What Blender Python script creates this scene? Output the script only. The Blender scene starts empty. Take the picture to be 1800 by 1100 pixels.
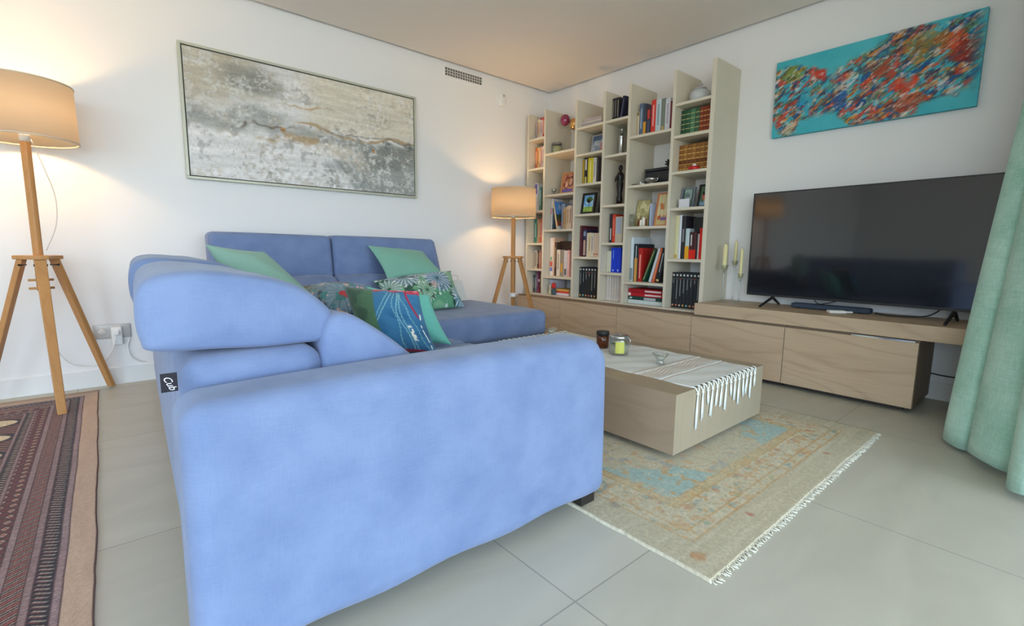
import bpy, math, random
import numpy as np
from mathutils import Vector, Matrix
SC = bpy.context.scene
COL = SC.collection
random.seed(4)
RNG = np.random.RandomState(7)

# ------------------------------------------------------------------ camera
F, YAW, PITCH, ROLL = 838.565, 0.70744, 0.13136, 0.0118
CAM = Vector((-3.8958, -3.9557, 0.8938))
cy, sy = math.cos(YAW), math.sin(YAW)
fwd = Vector((sy*math.cos(PITCH), cy*math.cos(PITCH), -math.sin(PITCH)))
rt = Vector((cy, -sy, 0)); up = rt.cross(fwd)
r_ = rt*math.cos(ROLL) + up*math.sin(ROLL)
u_ = -rt*math.sin(ROLL) + up*math.cos(ROLL)
cd = bpy.data.cameras.new('camera'); cam = bpy.data.objects.new('camera', cd); COL.objects.link(cam)
cam.matrix_world = Matrix(((r_.x, u_.x, -fwd.x, CAM.x), (r_.y, u_.y, -fwd.y, CAM.y), (r_.z, u_.z, -fwd.z, CAM.z), (0, 0, 0, 1)))
cd.sensor_width = 36; cd.lens = F/1800*36; cd.clip_start = .02
SC.camera = cam
# ------------------------------------------------------------------ world, light, exposure
SC.view_settings.view_transform = 'Standard'; SC.view_settings.look = 'None'
SC.view_settings.gamma = 1; SC.view_settings.use_curve_mapping = False
SC.view_settings.exposure = 0.0
w = bpy.data.worlds.new('sky'); SC.world = w; w.use_nodes = True
wn = w.node_tree; wn.nodes.clear()
wo = wn.nodes.new('ShaderNodeOutputWorld'); wb = wn.nodes.new('ShaderNodeBackground')
wt = wn.nodes.new('ShaderNodeTexCoord'); wsx = wn.nodes.new('ShaderNodeSeparateXYZ'); wr = wn.nodes.new('ShaderNodeValToRGB')
wn.links.new(wt.outputs['Generated'], wsx.inputs[0]); wn.links.new(wsx.outputs['Z'], wr.inputs[0])
wr.color_ramp.elements[0].position = 0.0; wr.color_ramp.elements[0].color = (.42, .44, .42, 1)
wr.color_ramp.elements[1].position = .06; wr.color_ramp.elements[1].color = (.62, .81, 1.0, 1)
wn.links.new(wr.outputs[0], wb.inputs[0]); wn.links.new(wb.outputs[0], wo.inputs[0])
WORLD = 9.5
wb.inputs[1].default_value = WORLD
def area(name, loc, rot, sx, sz, energy, col, portal=False):
    l = bpy.data.lights.new(name, 'AREA'); l.shape = 'RECTANGLE'; l.size = sx; l.size_y = sz; l.energy = energy; l.color = col
    o = bpy.data.objects.new(name, l); COL.objects.link(o); o.location = loc; o.rotation_euler = rot
    if portal: l.cycles.is_portal = True
    return o
OX0, OX1, OZ, YG = -7.7, -1.45, 2.5, -8.4     # unseen big glazed opening; room deepened behind camera to even out daylight
area('terrace_opening_portal', ((OX0+OX1)/2, YG-.1, OZ/2), (math.radians(90), 0, 0), OX1-OX0, OZ, 1, (1, 1, 1), True)
area('added_side_portal', (-8.1, -6.1, 1.25), (math.radians(90), 0, math.radians(-90)), 4.0, 2.5, 1, (1, 1, 1), True)  # unseen side opening, added to brighten the television wall
try:
    SC.cycles.use_denoising = True; SC.cycles.max_bounces = 10; SC.cycles.diffuse_bounces = 6
    SC.cycles.sample_clamp_indirect = 6; SC.cycles.caustics_reflective = False; SC.cycles.caustics_refractive = False
    SC.cycles.transparent_max_bounces = 12
except Exception: pass

# ------------------------------------------------------------------ helpers
def lin(c):
    if isinstance(c, str):
        c = [int(c[i:i+2], 16)/255 for i in (0, 2, 4)]
    return tuple((v/12.92 if v <= .04045 else ((v+.055)/1.055)**2.4) for v in c[:3])
MATS = {}
def mat(name, col='cccccc', rough=.6, metal=0, noise=0, nscale=20, bump=0, bscale=200, stretch=None, trans=0, ior=1.45, spec=.5, emit=None, estr=1, sheen=0, coat=0):
    if name in MATS: return MATS[name]
    m = bpy.data.materials.new(name); m.use_nodes = True; nt = m.node_tree; b = nt.nodes['Principled BSDF']
    b.inputs['Base Color'].default_value = (*lin(col), 1); b.inputs['Roughness'].default_value = rough
    b.inputs['Metallic'].default_value = metal; b.inputs['Transmission Weight'].default_value = trans; b.inputs['IOR'].default_value = ior
    b.inputs['Specular IOR Level'].default_value = spec; b.inputs['Sheen Weight'].default_value = sheen; b.inputs['Coat Weight'].default_value = coat
    if emit: b.inputs['Emission Color'].default_value = (*lin(emit), 1); b.inputs['Emission Strength'].default_value = estr
    tc = nt.nodes.new('ShaderNodeTexCoord'); mp = nt.nodes.new('ShaderNodeMapping')
    nt.links.new(tc.outputs['Object'], mp.inputs[0])
    if stretch: mp.inputs['Scale'].default_value = stretch
    if noise:
        n = nt.nodes.new('ShaderNodeTexNoise'); n.inputs['Scale'].default_value = nscale; n.inputs['Detail'].default_value = 4
        nt.links.new(mp.outputs[0], n.inputs[0])
        mx = nt.nodes.new('ShaderNodeMix'); mx.data_type = 'RGBA'
        l = lin(col); mx.inputs[6].default_value = tuple(v*(1-noise) for v in l)+(1,); mx.inputs[7].default_value = tuple(min(1, v*(1+noise)) for v in l)+(1,)
        nt.links.new(n.outputs[0], mx.inputs[0]); nt.links.new(mx.outputs[2], b.inputs['Base Color'])
    if bump:
        n = nt.nodes.new('ShaderNodeTexNoise'); n.inputs['Scale'].default_value = bscale; n.inputs['Detail'].default_value = 3
        nt.links.new(mp.outputs[0], n.inputs[0]); bp = nt.nodes.new('ShaderNodeBump'); bp.inputs['Strength'].default_value = bump
        bp.inputs['Distance'].default_value = .004
        nt.links.new(n.outputs[0], bp.inputs['Height']); nt.links.new(bp.outputs[0], b.inputs['Normal'])
    MATS[name] = m; return m

def fabric(name, col, col2, scale=260, sheen=.3, mottle=.5, lo=.4, hi=.8):
    """woven cloth: two yarn tones crossing, soft mottling"""
    if name in MATS: return MATS[name]
    m = mat(name, col, .9, spec=.2, sheen=sheen); nt = m.node_tree; b = nt.nodes['Principled BSDF']
    tc = nt.nodes.new('ShaderNodeTexCoord')
    mix = nt.nodes.new('ShaderNodeMix'); mix.data_type = 'RGBA'; mix.inputs[6].default_value = (*lin(col), 1); mix.inputs[7].default_value = (*lin(col2), 1)
    acc = None
    for s, wgt in (((1, 1, .08), .25), ((.08, .08, 1), .25), ((.02, .02, .02), mottle)):
        mp = nt.nodes.new('ShaderNodeMapping'); mp.inputs['Scale'].default_value = s; nt.links.new(tc.outputs['Object'], mp.inputs[0])
        n = nt.nodes.new('ShaderNodeTexNoise'); n.inputs['Scale'].default_value = scale; n.inputs['Detail'].default_value = 2
        nt.links.new(mp.outputs[0], n.inputs[0])
        mu = nt.nodes.new('ShaderNodeMath'); mu.operation = 'MULTIPLY'; mu.inputs[1].default_value = wgt; nt.links.new(n.outputs[0], mu.inputs[0])
        if acc is None: acc = mu
        else:
            ad = nt.nodes.new('ShaderNodeMath'); nt.links.new(acc.outputs[0], ad.inputs[0]); nt.links.new(mu.outputs[0], ad.inputs[1]); acc = ad
    rp = nt.nodes.new('ShaderNodeMapRange'); rp.inputs[1].default_value = lo; rp.inputs[2].default_value = hi
    nt.links.new(acc.outputs[0], rp.inputs[0]); nt.links.new(rp.outputs[0], mix.inputs[0]); nt.links.new(mix.outputs[2], b.inputs['Base Color'])
    bp = nt.nodes.new('ShaderNodeBump'); bp.inputs['Strength'].default_value = .25; bp.inputs['Distance'].default_value = .002
    nt.links.new(acc.outputs[0], bp.inputs['Height']); nt.links.new(bp.outputs[0], b.inputs['Normal'])
    return m

def wood(name, c1, c2, axis='y', scale=1.0, rough=.5, contrast=1.0):
    """grain runs along `axis`"""
    if name in MATS: return MATS[name]
    m = mat(name, c1, rough, spec=.3); nt = m.node_tree; b = nt.nodes['Principled BSDF']
    tc = nt.nodes.new('ShaderNodeTexCoord')
    def tex(sc, stretch, det, dist=0):
        mp = nt.nodes.new('ShaderNodeMapping'); s = [1, 1, 1]; s['xyz'.index(axis)] = stretch; mp.inputs['Scale'].default_value = s
        nt.links.new(tc.outputs['Object'], mp.inputs[0]); n = nt.nodes.new('ShaderNodeTexNoise'); n.inputs['Scale'].default_value = sc*scale
        n.inputs['Detail'].default_value = det; n.inputs['Distortion'].default_value = dist; nt.links.new(mp.outputs[0], n.inputs[0]); return n
    n1 = tex(3.2, .22, 2, .4); n2 = tex(140, .03, 3)
    ms = nt.nodes.new('ShaderNodeMath'); ms.operation = 'MULTIPLY'; ms.inputs[1].default_value = 16; nt.links.new(n1.outputs[0], ms.inputs[0])
    si = nt.nodes.new('ShaderNodeMath'); si.operation = 'PINGPONG'; si.inputs[1].default_value = 1; nt.links.new(ms.outputs[0], si.inputs[0])
    pw = nt.nodes.new('ShaderNodeMath'); pw.operation = 'POWER'; pw.inputs[1].default_value = 4; nt.links.new(si.outputs[0], pw.inputs[0])
    m1 = nt.nodes.new('ShaderNodeMath'); m1.operation = 'MULTIPLY'; m1.inputs[1].default_value = .45*contrast; nt.links.new(pw.outputs[0], m1.inputs[0])
    m2 = nt.nodes.new('ShaderNodeMath'); m2.operation = 'MULTIPLY'; m2.inputs[1].default_value = .6; nt.links.new(n2.outputs[0], m2.inputs[0])
    ad = nt.nodes.new('ShaderNodeMath'); nt.links.new(m1.outputs[0], ad.inputs[0]); nt.links.new(m2.outputs[0], ad.inputs[1])
    mix = nt.nodes.new('ShaderNodeMix'); mix.data_type = 'RGBA'; mix.inputs[6].default_value = (*lin(c1), 1); mix.inputs[7].default_value = (*lin(c2), 1)
    nt.links.new(ad.outputs[0], mix.inputs[0]); nt.links.new(mix.outputs[2], b.inputs['Base Color'])
    return m

def colmat(name='printed', rough=.8, spec=.2, bump=0, bscale=300, sheen=0):
    if name in MATS: return MATS[name]
    m = mat(name, 'ffffff', rough, spec=spec, bump=bump, bscale=bscale, sheen=sheen); nt = m.node_tree
    a = nt.nodes.new('ShaderNodeVertexColor'); a.layer_name = 'Col'; nt.links.new(a.outputs[0], nt.nodes['Principled BSDF'].inputs['Base Color'])
    return m

class MB:
    def __init__(s): s.v = []; s.f = []; s.sm = []
    def add(s, v, f, smooth=False, M=None):
        o = len(s.v)
        if M is not None: v = [tuple(M @ Vector(p)) for p in v]
        s.v += [tuple(p) for p in v]; s.f += [tuple(i+o for i in q) for q in f]; s.sm += [smooth]*len(f); return s
    def box(s, x0, x1, y0, y1, z0, z1, M=None):
        v = [(x, y, z) for z in (z0, z1) for y in (y0, y1) for x in (x0, x1)]
        return s.add(v, [(0, 2, 3, 1), (4, 5, 7, 6), (0, 1, 5, 4), (2, 6, 7, 3), (0, 4, 6, 2), (1, 3, 7, 5)], False, M)
    def rbox(s, x0, x1, y0, y1, z0, z1, r=.03, n=8, a=3, puff=(0, 0, 0), fn=None, M=None):
        lo = np.array([x0, y0, z0], float); hi = np.array([x1, y1, z1], float); c = (lo+hi)/2; h = (hi-lo)/2
        rr = min(r, *(h*.999))
        ax = []
        for k in range(3):
            arc = [h[k]-rr+rr*math.tan(math.pi/4*i/a) for i in range(a+1)]
            mid = list(np.linspace(-(h[k]-rr), h[k]-rr, n+1))
            ax.append(sorted(set([round(-t, 6) for t in arc] + [round(t, 6) for t in mid] + [round(t, 6) for t in arc])))
            q = [ax[k][0]]
            for t in ax[k][1:]:
                if t-q[-1] > 2e-5: q.append(t)
            q[-1] = ax[k][-1]; ax[k] = q
        idx = {}; V = []; Fs = []
        def vid(i, j, k):
            key = (i, j, k)
            if key not in idx:
                p = np.array([ax[0][i], ax[1][j], ax[2][k]]); inn = np.clip(p, -(h-rr), h-rr); d = p-inn; L = np.linalg.norm(d)
                if L > 0: p = inn + d/L*rr
                q = p/h; dp = np.zeros(3)
                for t in range(3):
                    if puff[t]:
                        o = [u for u in range(3) if u != t]
                        dp[t] = puff[t]*q[t]*max(0, 1-q[o[0]]**2)**.8*max(0, 1-q[o[1]]**2)**.8
                p = p+dp+c
                if fn: p = fn(p, q)
                idx[key] = len(V); V.append(tuple(p))
            return idx[key]
        N = [len(t)-1 for t in ax]
        for i in range(N[0]):
            for j in range(N[1]):
                Fs.append((vid(i, j, 0), vid(i, j+1, 0), vid(i+1, j+1, 0), vid(i+1, j, 0)))
                Fs.append((vid(i, j, N[2]), vid(i+1, j, N[2]), vid(i+1, j+1, N[2]), vid(i, j+1, N[2])))
        for i in range(N[0]):
            for k in range(N[2]):
                Fs.append((vid(i, 0, k), vid(i+1, 0, k), vid(i+1, 0, k+1), vid(i, 0, k+1)))
                Fs.append((vid(i, N[1], k), vid(i, N[1], k+1), vid(i+1, N[1], k+1), vid(i+1, N[1], k)))
        for j in range(N[1]):
            for k in range(N[2]):
                Fs.append((vid(0, j, k), vid(0, j, k+1), vid(0, j+1, k+1), vid(0, j+1, k)))
                Fs.append((vid(N[0], j, k), vid(N[0], j+1, k), vid(N[0], j+1, k+1), vid(N[0], j, k+1)))
        return s.add(V, Fs, True, M)
    def tube(s, pts, r, n=8, cap=True, square=False):
        pts = [Vector(p) for p in pts]; V = []; Fs = []; prev = None
        rs = r if isinstance(r, (list, tuple)) else [r]*len(pts)
        for i, p in enumerate(pts):
            t = (pts[min(i+1, len(pts)-1)]-pts[max(i-1, 0)]).normalized()
            if prev is None:
                a = Vector((0, 0, 1)) if abs(t.z) < .9 else Vector((1, 0, 0)); u = t.cross(a).normalized()
            else: u = (prev - t*prev.dot(t)).normalized()
            prev = u; v = t.cross(u)
            for k in range(n):
                an = 2*math.pi*(k+.5)/n; V.append(tuple(p+(u*math.cos(an)+v*math.sin(an))*rs[i]))
        for i in range(len(pts)-1):
            for k in range(n):
                Fs.append((i*n+k, i*n+(k+1) % n, (i+1)*n+(k+1) % n, (i+1)*n+k))
        if cap: Fs.append(tuple(range(n))[::-1]); Fs.append(tuple((len(pts)-1)*n+k for k in range(n)))
        return s.add(V, Fs, not square)
    def lathe(s, prof, c=(0, 0, 0), n=24, M=None, closed=False):
        V = []; Fs = []
        for (r, z) in prof:
            for k in range(n):
                an = 2*math.pi*k/n; V.append((c[0]+r*math.cos(an), c[1]+r*math.sin(an), c[2]+z))
        m = len(prof)
        for i in range(m if closed else m-1):
            j = (i+1) % m
            for k in range(n): Fs.append((i*n+k, i*n+(k+1) % n, j*n+(k+1) % n, j*n+k))
        if not closed:
            if prof[0][0] > 1e-5: Fs.append(tuple(range(n))[::-1])
            if prof[-1][0] > 1e-5: Fs.append(tuple((m-1)*n+k for k in range(n)))
        return s.add(V, Fs, True, M)
    def softprism(s, prof, axis, a0, a1, r=.04, nl=10, fn=None, bulge=.01):
        """closed 2D profile swept along an axis with pillowed ends"""
        P = np.array(smooth(prof, 6)); c = P.mean(0)
        d = np.linalg.norm(P-c, axis=1).mean()
        rings = []
        for i in range(6):
            th = math.pi/2*i/5; rings.append((a0+r*(1-math.sin(th)), 1-(r*(1-math.cos(th*1.0)))/d*0 - (r/d)*(1-math.sin(th))**0*0, th))
        seq = []
        for i in range(6):
            th = math.pi/2*i/5; seq.append((a0 + r*(1-math.sin(math.pi/2-th))*1.0, 1-(r/d)*(1-math.sin(th))))
        L = [(a0-bulge, .02), (a0-bulge*.9, .35), (a0-bulge*.45, .7)]
        L += [(a0+r*(1-math.cos(math.pi/2*i/5)), 1-(r/d)*(1-math.sin(math.pi/2*i/5))) for i in range(6)]
        mid = [(a, 1.0) for a in np.linspace(a0+r, a1-r, nl)[1:-1]]
        R = [(a0+a1-a, k) for (a, k) in L][::-1]
        seq = L+mid+R; V = []; Fs = []; n = len(P)
        for a, k in seq:
            for p in P:
                q = c+(p-c)*k
                t = [0, 0, 0]; ai = 'xyz'.index(axis); o = [u for u in range(3) if u != ai]; t[ai] = a; t[o[0]] = q[0]; t[o[1]] = q[1]
                if fn: t = fn(t)
                V.append(tuple(t))
        for i in range(len(seq)-1):
            for k in range(n): Fs.append((i*n+k, i*n+(k+1) % n, (i+1)*n+(k+1) % n, (i+1)*n+k))
        Fs.append(tuple(range(n))[::-1]); Fs.append(tuple((len(seq)-1)*n+k for k in range(n)))
        return s.add(V, Fs, True)
def smooth(pts, k=6):
    out = []; n = len(pts)
    for i in range(n):
        p0, p1, p2, p3 = [np.array(pts[(i+j-1) % n], float) for j in range(4)]
        for t in np.arange(k)/k:
            out.append(tuple(.5*((2*p1)+(-p0+p2)*t+(2*p0-5*p1+4*p2-p3)*t*t+(-p0+3*p1-3*p2+p3)*t**3)))
    return out
def opath(pts, k=6):
    out = []; n = len(pts)
    for i in range(n-1):
        p0, p1, p2, p3 = [np.array(pts[min(max(i+j-1, 0), n-1)], float) for j in range(4)]
        for t in np.arange(k)/k:
            out.append(tuple(.5*((2*p1)+(-p0+p2)*t+(2*p0-5*p1+4*p2-p3)*t*t+(-p0+3*p1-3*p2+p3)*t**3)))
    out.append(tuple(pts[-1])); return out
def wloc(p):
    L = Vector((0, 0, 0))
    while p is not None: L += p.location; p = p.parent
    return L
def mk(name, mb, m, parent=None, loc=None, label=None, bevel=0, local=False, auto=False):
    """link one mesh object. mb holds world coordinates unless local=True"""
    me = bpy.data.meshes.new(name)
    L = Vector(loc) if loc is not None else (Vector((0, 0, 0)))
    off = (wloc(parent) + L) if not local else Vector((0, 0, 0))
    me.from_pydata([(a-off.x, b-off.y, c-off.z) for a, b, c in mb.v], [], mb.f)
    me.polygons.foreach_set('use_smooth', mb.sm)
    me.materials.append(m); me.update()
    o = bpy.data.objects.new(name, me); COL.objects.link(o); o.location = L
    if parent: o.parent = parent
    if label: o['label'] = label
    if bevel:
        b = o.modifiers.new('bevel', 'BEVEL'); b.width = bevel; b.segments = 2; b.limit_method = 'ANGLE'; b.angle_limit = math.radians(50)
    return o
def fixn(o):
    import bmesh
    bm = bmesh.new(); bm.from_mesh(o.data); bmesh.ops.recalc_face_normals(bm, faces=bm.faces); bm.to_mesh(o.data); bm.free(); return o
def tag(o, label, cat, group=None):
    o['label'] = label; o['category'] = cat
    if group: o['group'] = group
    return o
def thing(name, loc, label, cat, group=None, rot=None):
    o = bpy.data.objects.new(name, None); COL.objects.link(o); o.location = loc; o.empty_display_size = .05
    if rot: o.rotation_euler = rot
    return tag(o, label, cat, group)
def struct(name, mb, m, **k):
    o = mk(name, mb, m, **k); o['kind'] = 'structure'; return o

# numpy noise, used for prints, paintings and rugs
_T = RNG.rand(256, 256)
def vn(x, y, s=0):
    x = x+s*17.3; y = y+s*9.1
    xi = np.floor(x).astype(int); yi = np.floor(y).astype(int); fx = x-xi; fy = y-yi
    fx = fx*fx*(3-2*fx); fy = fy*fy*(3-2*fy); g = lambda a, b: _T[a & 255, b & 255]
    return (g(xi, yi)*(1-fx)+g(xi+1, yi)*fx)*(1-fy)+(g(xi, yi+1)*(1-fx)+g(xi+1, yi+1)*fx)*fy
def fbm(x, y, o=5, s=0):
    r = 0; a = .5
    for i in range(o): r = r+a*vn(x*2**i, y*2**i, s+i*3); a *= .5
    return r/(1-.5**o)
def S(a, b, x): t = np.clip((x-a)/(b-a), 0, 1); return t*t*(3-2*t)
def hexa(h): return np.array([int(h[i:i+2], 16)/255 for i in (0, 2, 4)])
def blend(base, col, k): return base*(1-k[..., None])+hexa(col)*k[..., None]
def grid(name, nu, nv, pos, col, m, parent=None, loc=None, both=None, solid=None):
    u, v = np.meshgrid(np.linspace(0, 1, nu), np.linspace(0, 1, nv))
    P = pos(u, v); C = col(u, v); nf = [(0, P, C)]
    off = np.array(wloc(parent) + (Vector(loc) if loc is not None else Vector((0, 0, 0))))
    co = P.reshape(-1, 3)-off; cc = np.clip(C.reshape(-1, 3), 0, 1)
    i = np.arange(nu*nv).reshape(nv, nu); q = np.stack([i[:-1, :-1], i[:-1, 1:], i[1:, 1:], i[1:, :-1]], -1).reshape(-1, 4)
    if both is not None:
        P2 = both(u, v).reshape(-1, 3)-off; co = np.concatenate([co, P2]); cc = np.concatenate([cc, cc if solid is None else np.tile(hexa(solid), (len(P2), 1))])
        q = np.concatenate([q, q[:, ::-1]+nu*nv])
    me = bpy.data.meshes.new(name); me.vertices.add(len(co)); me.vertices.foreach_set('co', co.ravel().astype('f'))
    me.loops.add(len(q)*4); me.loops.foreach_set('vertex_index', q.ravel().astype('i'))
    me.polygons.add(len(q)); me.polygons.foreach_set('loop_start', (np.arange(len(q))*4).astype('i'))
    try: me.polygons.foreach_set('loop_total', np.full(len(q), 4, 'i'))
    except Exception: pass
    me.polygons.foreach_set('use_smooth', np.ones(len(q), bool)); me.update(); me.validate()
    at = me.color_attributes.new('Col', 'FLOAT_COLOR', 'POINT')
    lc = np.where(cc <= .04045, cc/12.92, ((cc+.055)/1.055)**2.4); at.data.foreach_set('color', np.concatenate([lc, np.ones((len(lc), 1))], 1).ravel().astype('f'))
    me.materials.append(m)
    o = bpy.data.objects.new(name, me); COL.objects.link(o)
    if loc is not None: o.location = loc
    if parent: o.parent = parent
    return o

# ------------------------------------------------------------------ room shell
M_wall = mat('painted_plaster', 'efeeee', .85, bump=.08, bscale=90, spec=.2)
M_ceil = mat('ceiling_paint', 'f0e8e0', .9, bump=.05, bscale=60, spec=.1)
M_trim = mat('white_lacquer', 'e9e9e8', .5)
X0, Y0, H = -8.0, -4.12, 2.6
def tile_mat():
    m = mat('stone_tile', 'b9bab0', .42, spec=.35); nt = m.node_tree; b = nt.nodes['Principled BSDF']
    tc = nt.nodes.new('ShaderNodeTexCoord'); mp = nt.nodes.new('ShaderNodeMapping')
    mp.inputs['Location'].default_value = (3.039+1.035*8, 3.217+1.035*8, 0); nt.links.new(tc.outputs['Object'], mp.inputs[0])
    br = nt.nodes.new('ShaderNodeTexBrick'); br.offset = 0; br.inputs['Scale'].default_value = 1; br.inputs['Brick Width'].default_value = 1.035
    br.inputs['Row Height'].default_value = 1.035; br.inputs['Mortar Size'].default_value = .0022; br.inputs['Mortar Smooth'].default_value = .1
    br.inputs['Color1'].default_value = (*lin('c2bfb2'), 1); br.inputs['Color2'].default_value = (*lin('bebbae'), 1); br.inputs['Mortar'].default_value = (*lin('9a9890'), 1)
    nt.links.new(mp.outputs[0], br.inputs[0])
    n = nt.nodes.new('ShaderNodeTexNoise'); n.inputs['Scale'].default_value = 2.2; n.inputs['Detail'].default_value = 8; n.inputs['Distortion'].default_value = .8
    mp2 = nt.nodes.new('ShaderNodeMapping'); mp2.inputs['Scale'].default_value = (1, 3, 1); mp2.inputs['Rotation'].default_value = (0, 0, .5)
    nt.links.new(tc.outputs['Object'], mp2.inputs[0]); nt.links.new(mp2.outputs[0], n.inputs[0])
    rp = nt.nodes.new('ShaderNodeMapRange'); rp.inputs[1].default_value = .3; rp.inputs[2].default_value = .7; rp.inputs[3].default_value = .93; rp.inputs[4].default_value = 1.05
    nt.links.new(n.outputs[0], rp.inputs[0]); vm = nt.nodes.new('ShaderNodeVectorMath'); vm.operation = 'SCALE'
    nt.links.new(br.outputs[0], vm.inputs[0]); nt.links.new(rp.outputs[0], vm.inputs['Scale']); nt.links.new(vm.outputs[0], b.inputs['Base Color'])
    return m
struct('floor', MB().box(X0-.2, .2, YG-.2, .2, -.12, 0), tile_mat())
struct('wall_back', MB().box(X0-.2, .2, 0, .2, 0, H+.3), M_wall)
struct('wall_right', MB().box(0, .2, Y0-.2, 0, 0, H+.3), M_wall)
struct('wall_left', MB().box(X0-.2, X0, -4.1, 0, 0, H+.3).box(X0-.2, X0, YG-.2, -8.1, 0, H+.3).box(X0-.2, X0, -8.1, -4.1, OZ, H+.3), M_wall)  # left wall keeps a gap for the added side opening
struct('wall_corner', MB().box(-1.35, 0, Y0-.2, Y0, 0, H+.3).box(-1.35, -1.15, YG-.2, Y0-.2, 0, H+.3), M_wall)
struct('wall_front', MB().box(X0, OX0, YG-.2, YG, 0, H+.3).box(OX1, -1.35, YG-.2, YG, 0, H+.3).box(OX0, OX1, YG-.2, YG, OZ, H+.3), M_wall)
G = .042
struct('ceiling', MB().box(X0+G, -G, Y0+G, -G, H, H+.06).box(X0+G, -1.372, YG, Y0+G-.0005, H, H+.06), M_ceil)
struct('trim_1', MB().box(X0, 0, YG, 0, H+.075, H+.12), mat('gap_board', 'a8978a', .9))
struct('baseboard_back', MB().box(X0, -.012, -.012, 0, 0, .11), M_trim, bevel=.002)
struct('baseboard_right', MB().box(-.012, 0, Y0, -.012, 0, .11), M_trim, bevel=.002)
wfm = MB()
for x in np.linspace(OX0+.03, OX1-.03, 4): wfm.box(x-.03, x+.03, YG-.14, YG-.06, 0, OZ)
wfm.box(OX0, OX1, YG-.14, YG-.06, OZ-.06, OZ)
struct('door_1', wfm, mat('grey_aluminium', '6f7274', .4, metal=.6))
wfm = MB()
for y in (-8.07, -6.1, -4.13): wfm.box(X0-.14, X0-.06, y-.03, y+.03, 0, OZ)
wfm.box(X0-.14, X0-.06, -8.1, -4.1, OZ-.06, OZ)
struct('added_side_frame', wfm, MATS['grey_aluminium'])  # frame of the added side opening, out of view

# ------------------------------------------------------------------ wall fittings
M_plas = mat('white_plastic', 'eeeeec', .4)
v = thing('air_vent', (-1.154, -.004, 2.522), 'long narrow slotted white air vent under ceiling on sofa wall', 'vent')
mk('frame', MB().box(-1.372, -.936, -.008, 0, 2.480, 2.4875).box(-1.372, -.936, -.008, 0, 2.5575, 2.565).box(-1.372, -1.364, -.008, 0, 2.4875, 2.5575).box(-.944, -.936, -.008, 0, 2.4875, 2.5575), M_plas, v)
mk('duct', MB().box(-1.364, -.944, -.0015, -.0005, 2.4875, 2.5575), mat('vent_dark', '5f5a58', .8), v)
g = MB()
for i in range(1, 15): x = -1.364+.42*i/15; g.box(x-.0045, x+.0045, -.006, -.002, 2.4875, 2.5575)
for i in range(1, 3): z = 2.4875+.07*i/3; g.box(-1.364, -.944, -.007, -.003, z-.004, z+.004)
mk('grille', g, mat('vent_grey', 'c9c6c2', .5), v)
d = thing('motion_detector', (-.695, 0, 2.395), 'small white motion detector on sofa wall near the corner', 'alarm sensor')
mk('housing', MB().rbox(-.735, -.66, -.045, 0, 2.335, 2.452, .012, 3), M_plas, d)
mk('lens', MB().rbox(-.70, -.688, -.049, -.042, 2.425, 2.437, .003, 2), mat('lens_dark', '4a4a4a', .3), d)

s = thing('wall_socket', (-3.885, 0, .35), 'silver grey double wall socket beside left floor lamp leg', 'socket')
mk('plate', MB().rbox(-3.978, -3.79, -.009, 0, .303, .393, .004, 3), mat('socket_silver', 'b5b1ae', .35, metal=.4), s)
mk('insert', MB().lathe([(.0, -.0), (.021, 0), (.023, .003)], (0, 0, 0), 20, Matrix.Translation((-3.933, -.0135, .348)) @ Matrix.Rotation(math.radians(-90), 4, 'X')), mat('socket_pale', 'd4d2d0', .4), s)
p = thing('plug_adapter', (-3.862, -.03, .32), 'white plug adapter with cable in the wall socket', 'plug')
mk('body', MB().rbox(-3.892, -3.836, -.045, -.0095, .262, .378, .008, 3), M_plas, p)
mk('plug', MB().rbox(-3.880, -3.850, -.075, -.0455, .328, .360, .008, 3), M_plas, p)
mk('cable', MB().tube(opath([(-3.866, -.07, .33), (-3.885, -.075, .26), (-3.93, -.05, .17), (-4.0, -.03, .14), (-4.09, -.04, .17), (-4.15, -.09, .28)]), .003, 6), M_plas, p)
tag(mk('power_cord', MB().tube(opath([(-3.80, -.015, .30), (-3.815, -.02, .24), (-3.80, -.02, .17), (-3.76, -.02, .135), (-3.735, -.02, .13)]), .004, 6), M_plas), 'short white cord hanging down wall behind sofa corner', 'cord')
tag(mk('wall_cable', MB().tube(opath([(-.02, -3.43, .165), (-.02, -3.52, .158), (-.02, -3.7, .16), (-.02, -3.85, .17)]), .004, 6), mat('dark_cable', '2a2a2c', .5)), 'thin dark cable along wall under television shelf', 'cable')

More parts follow.
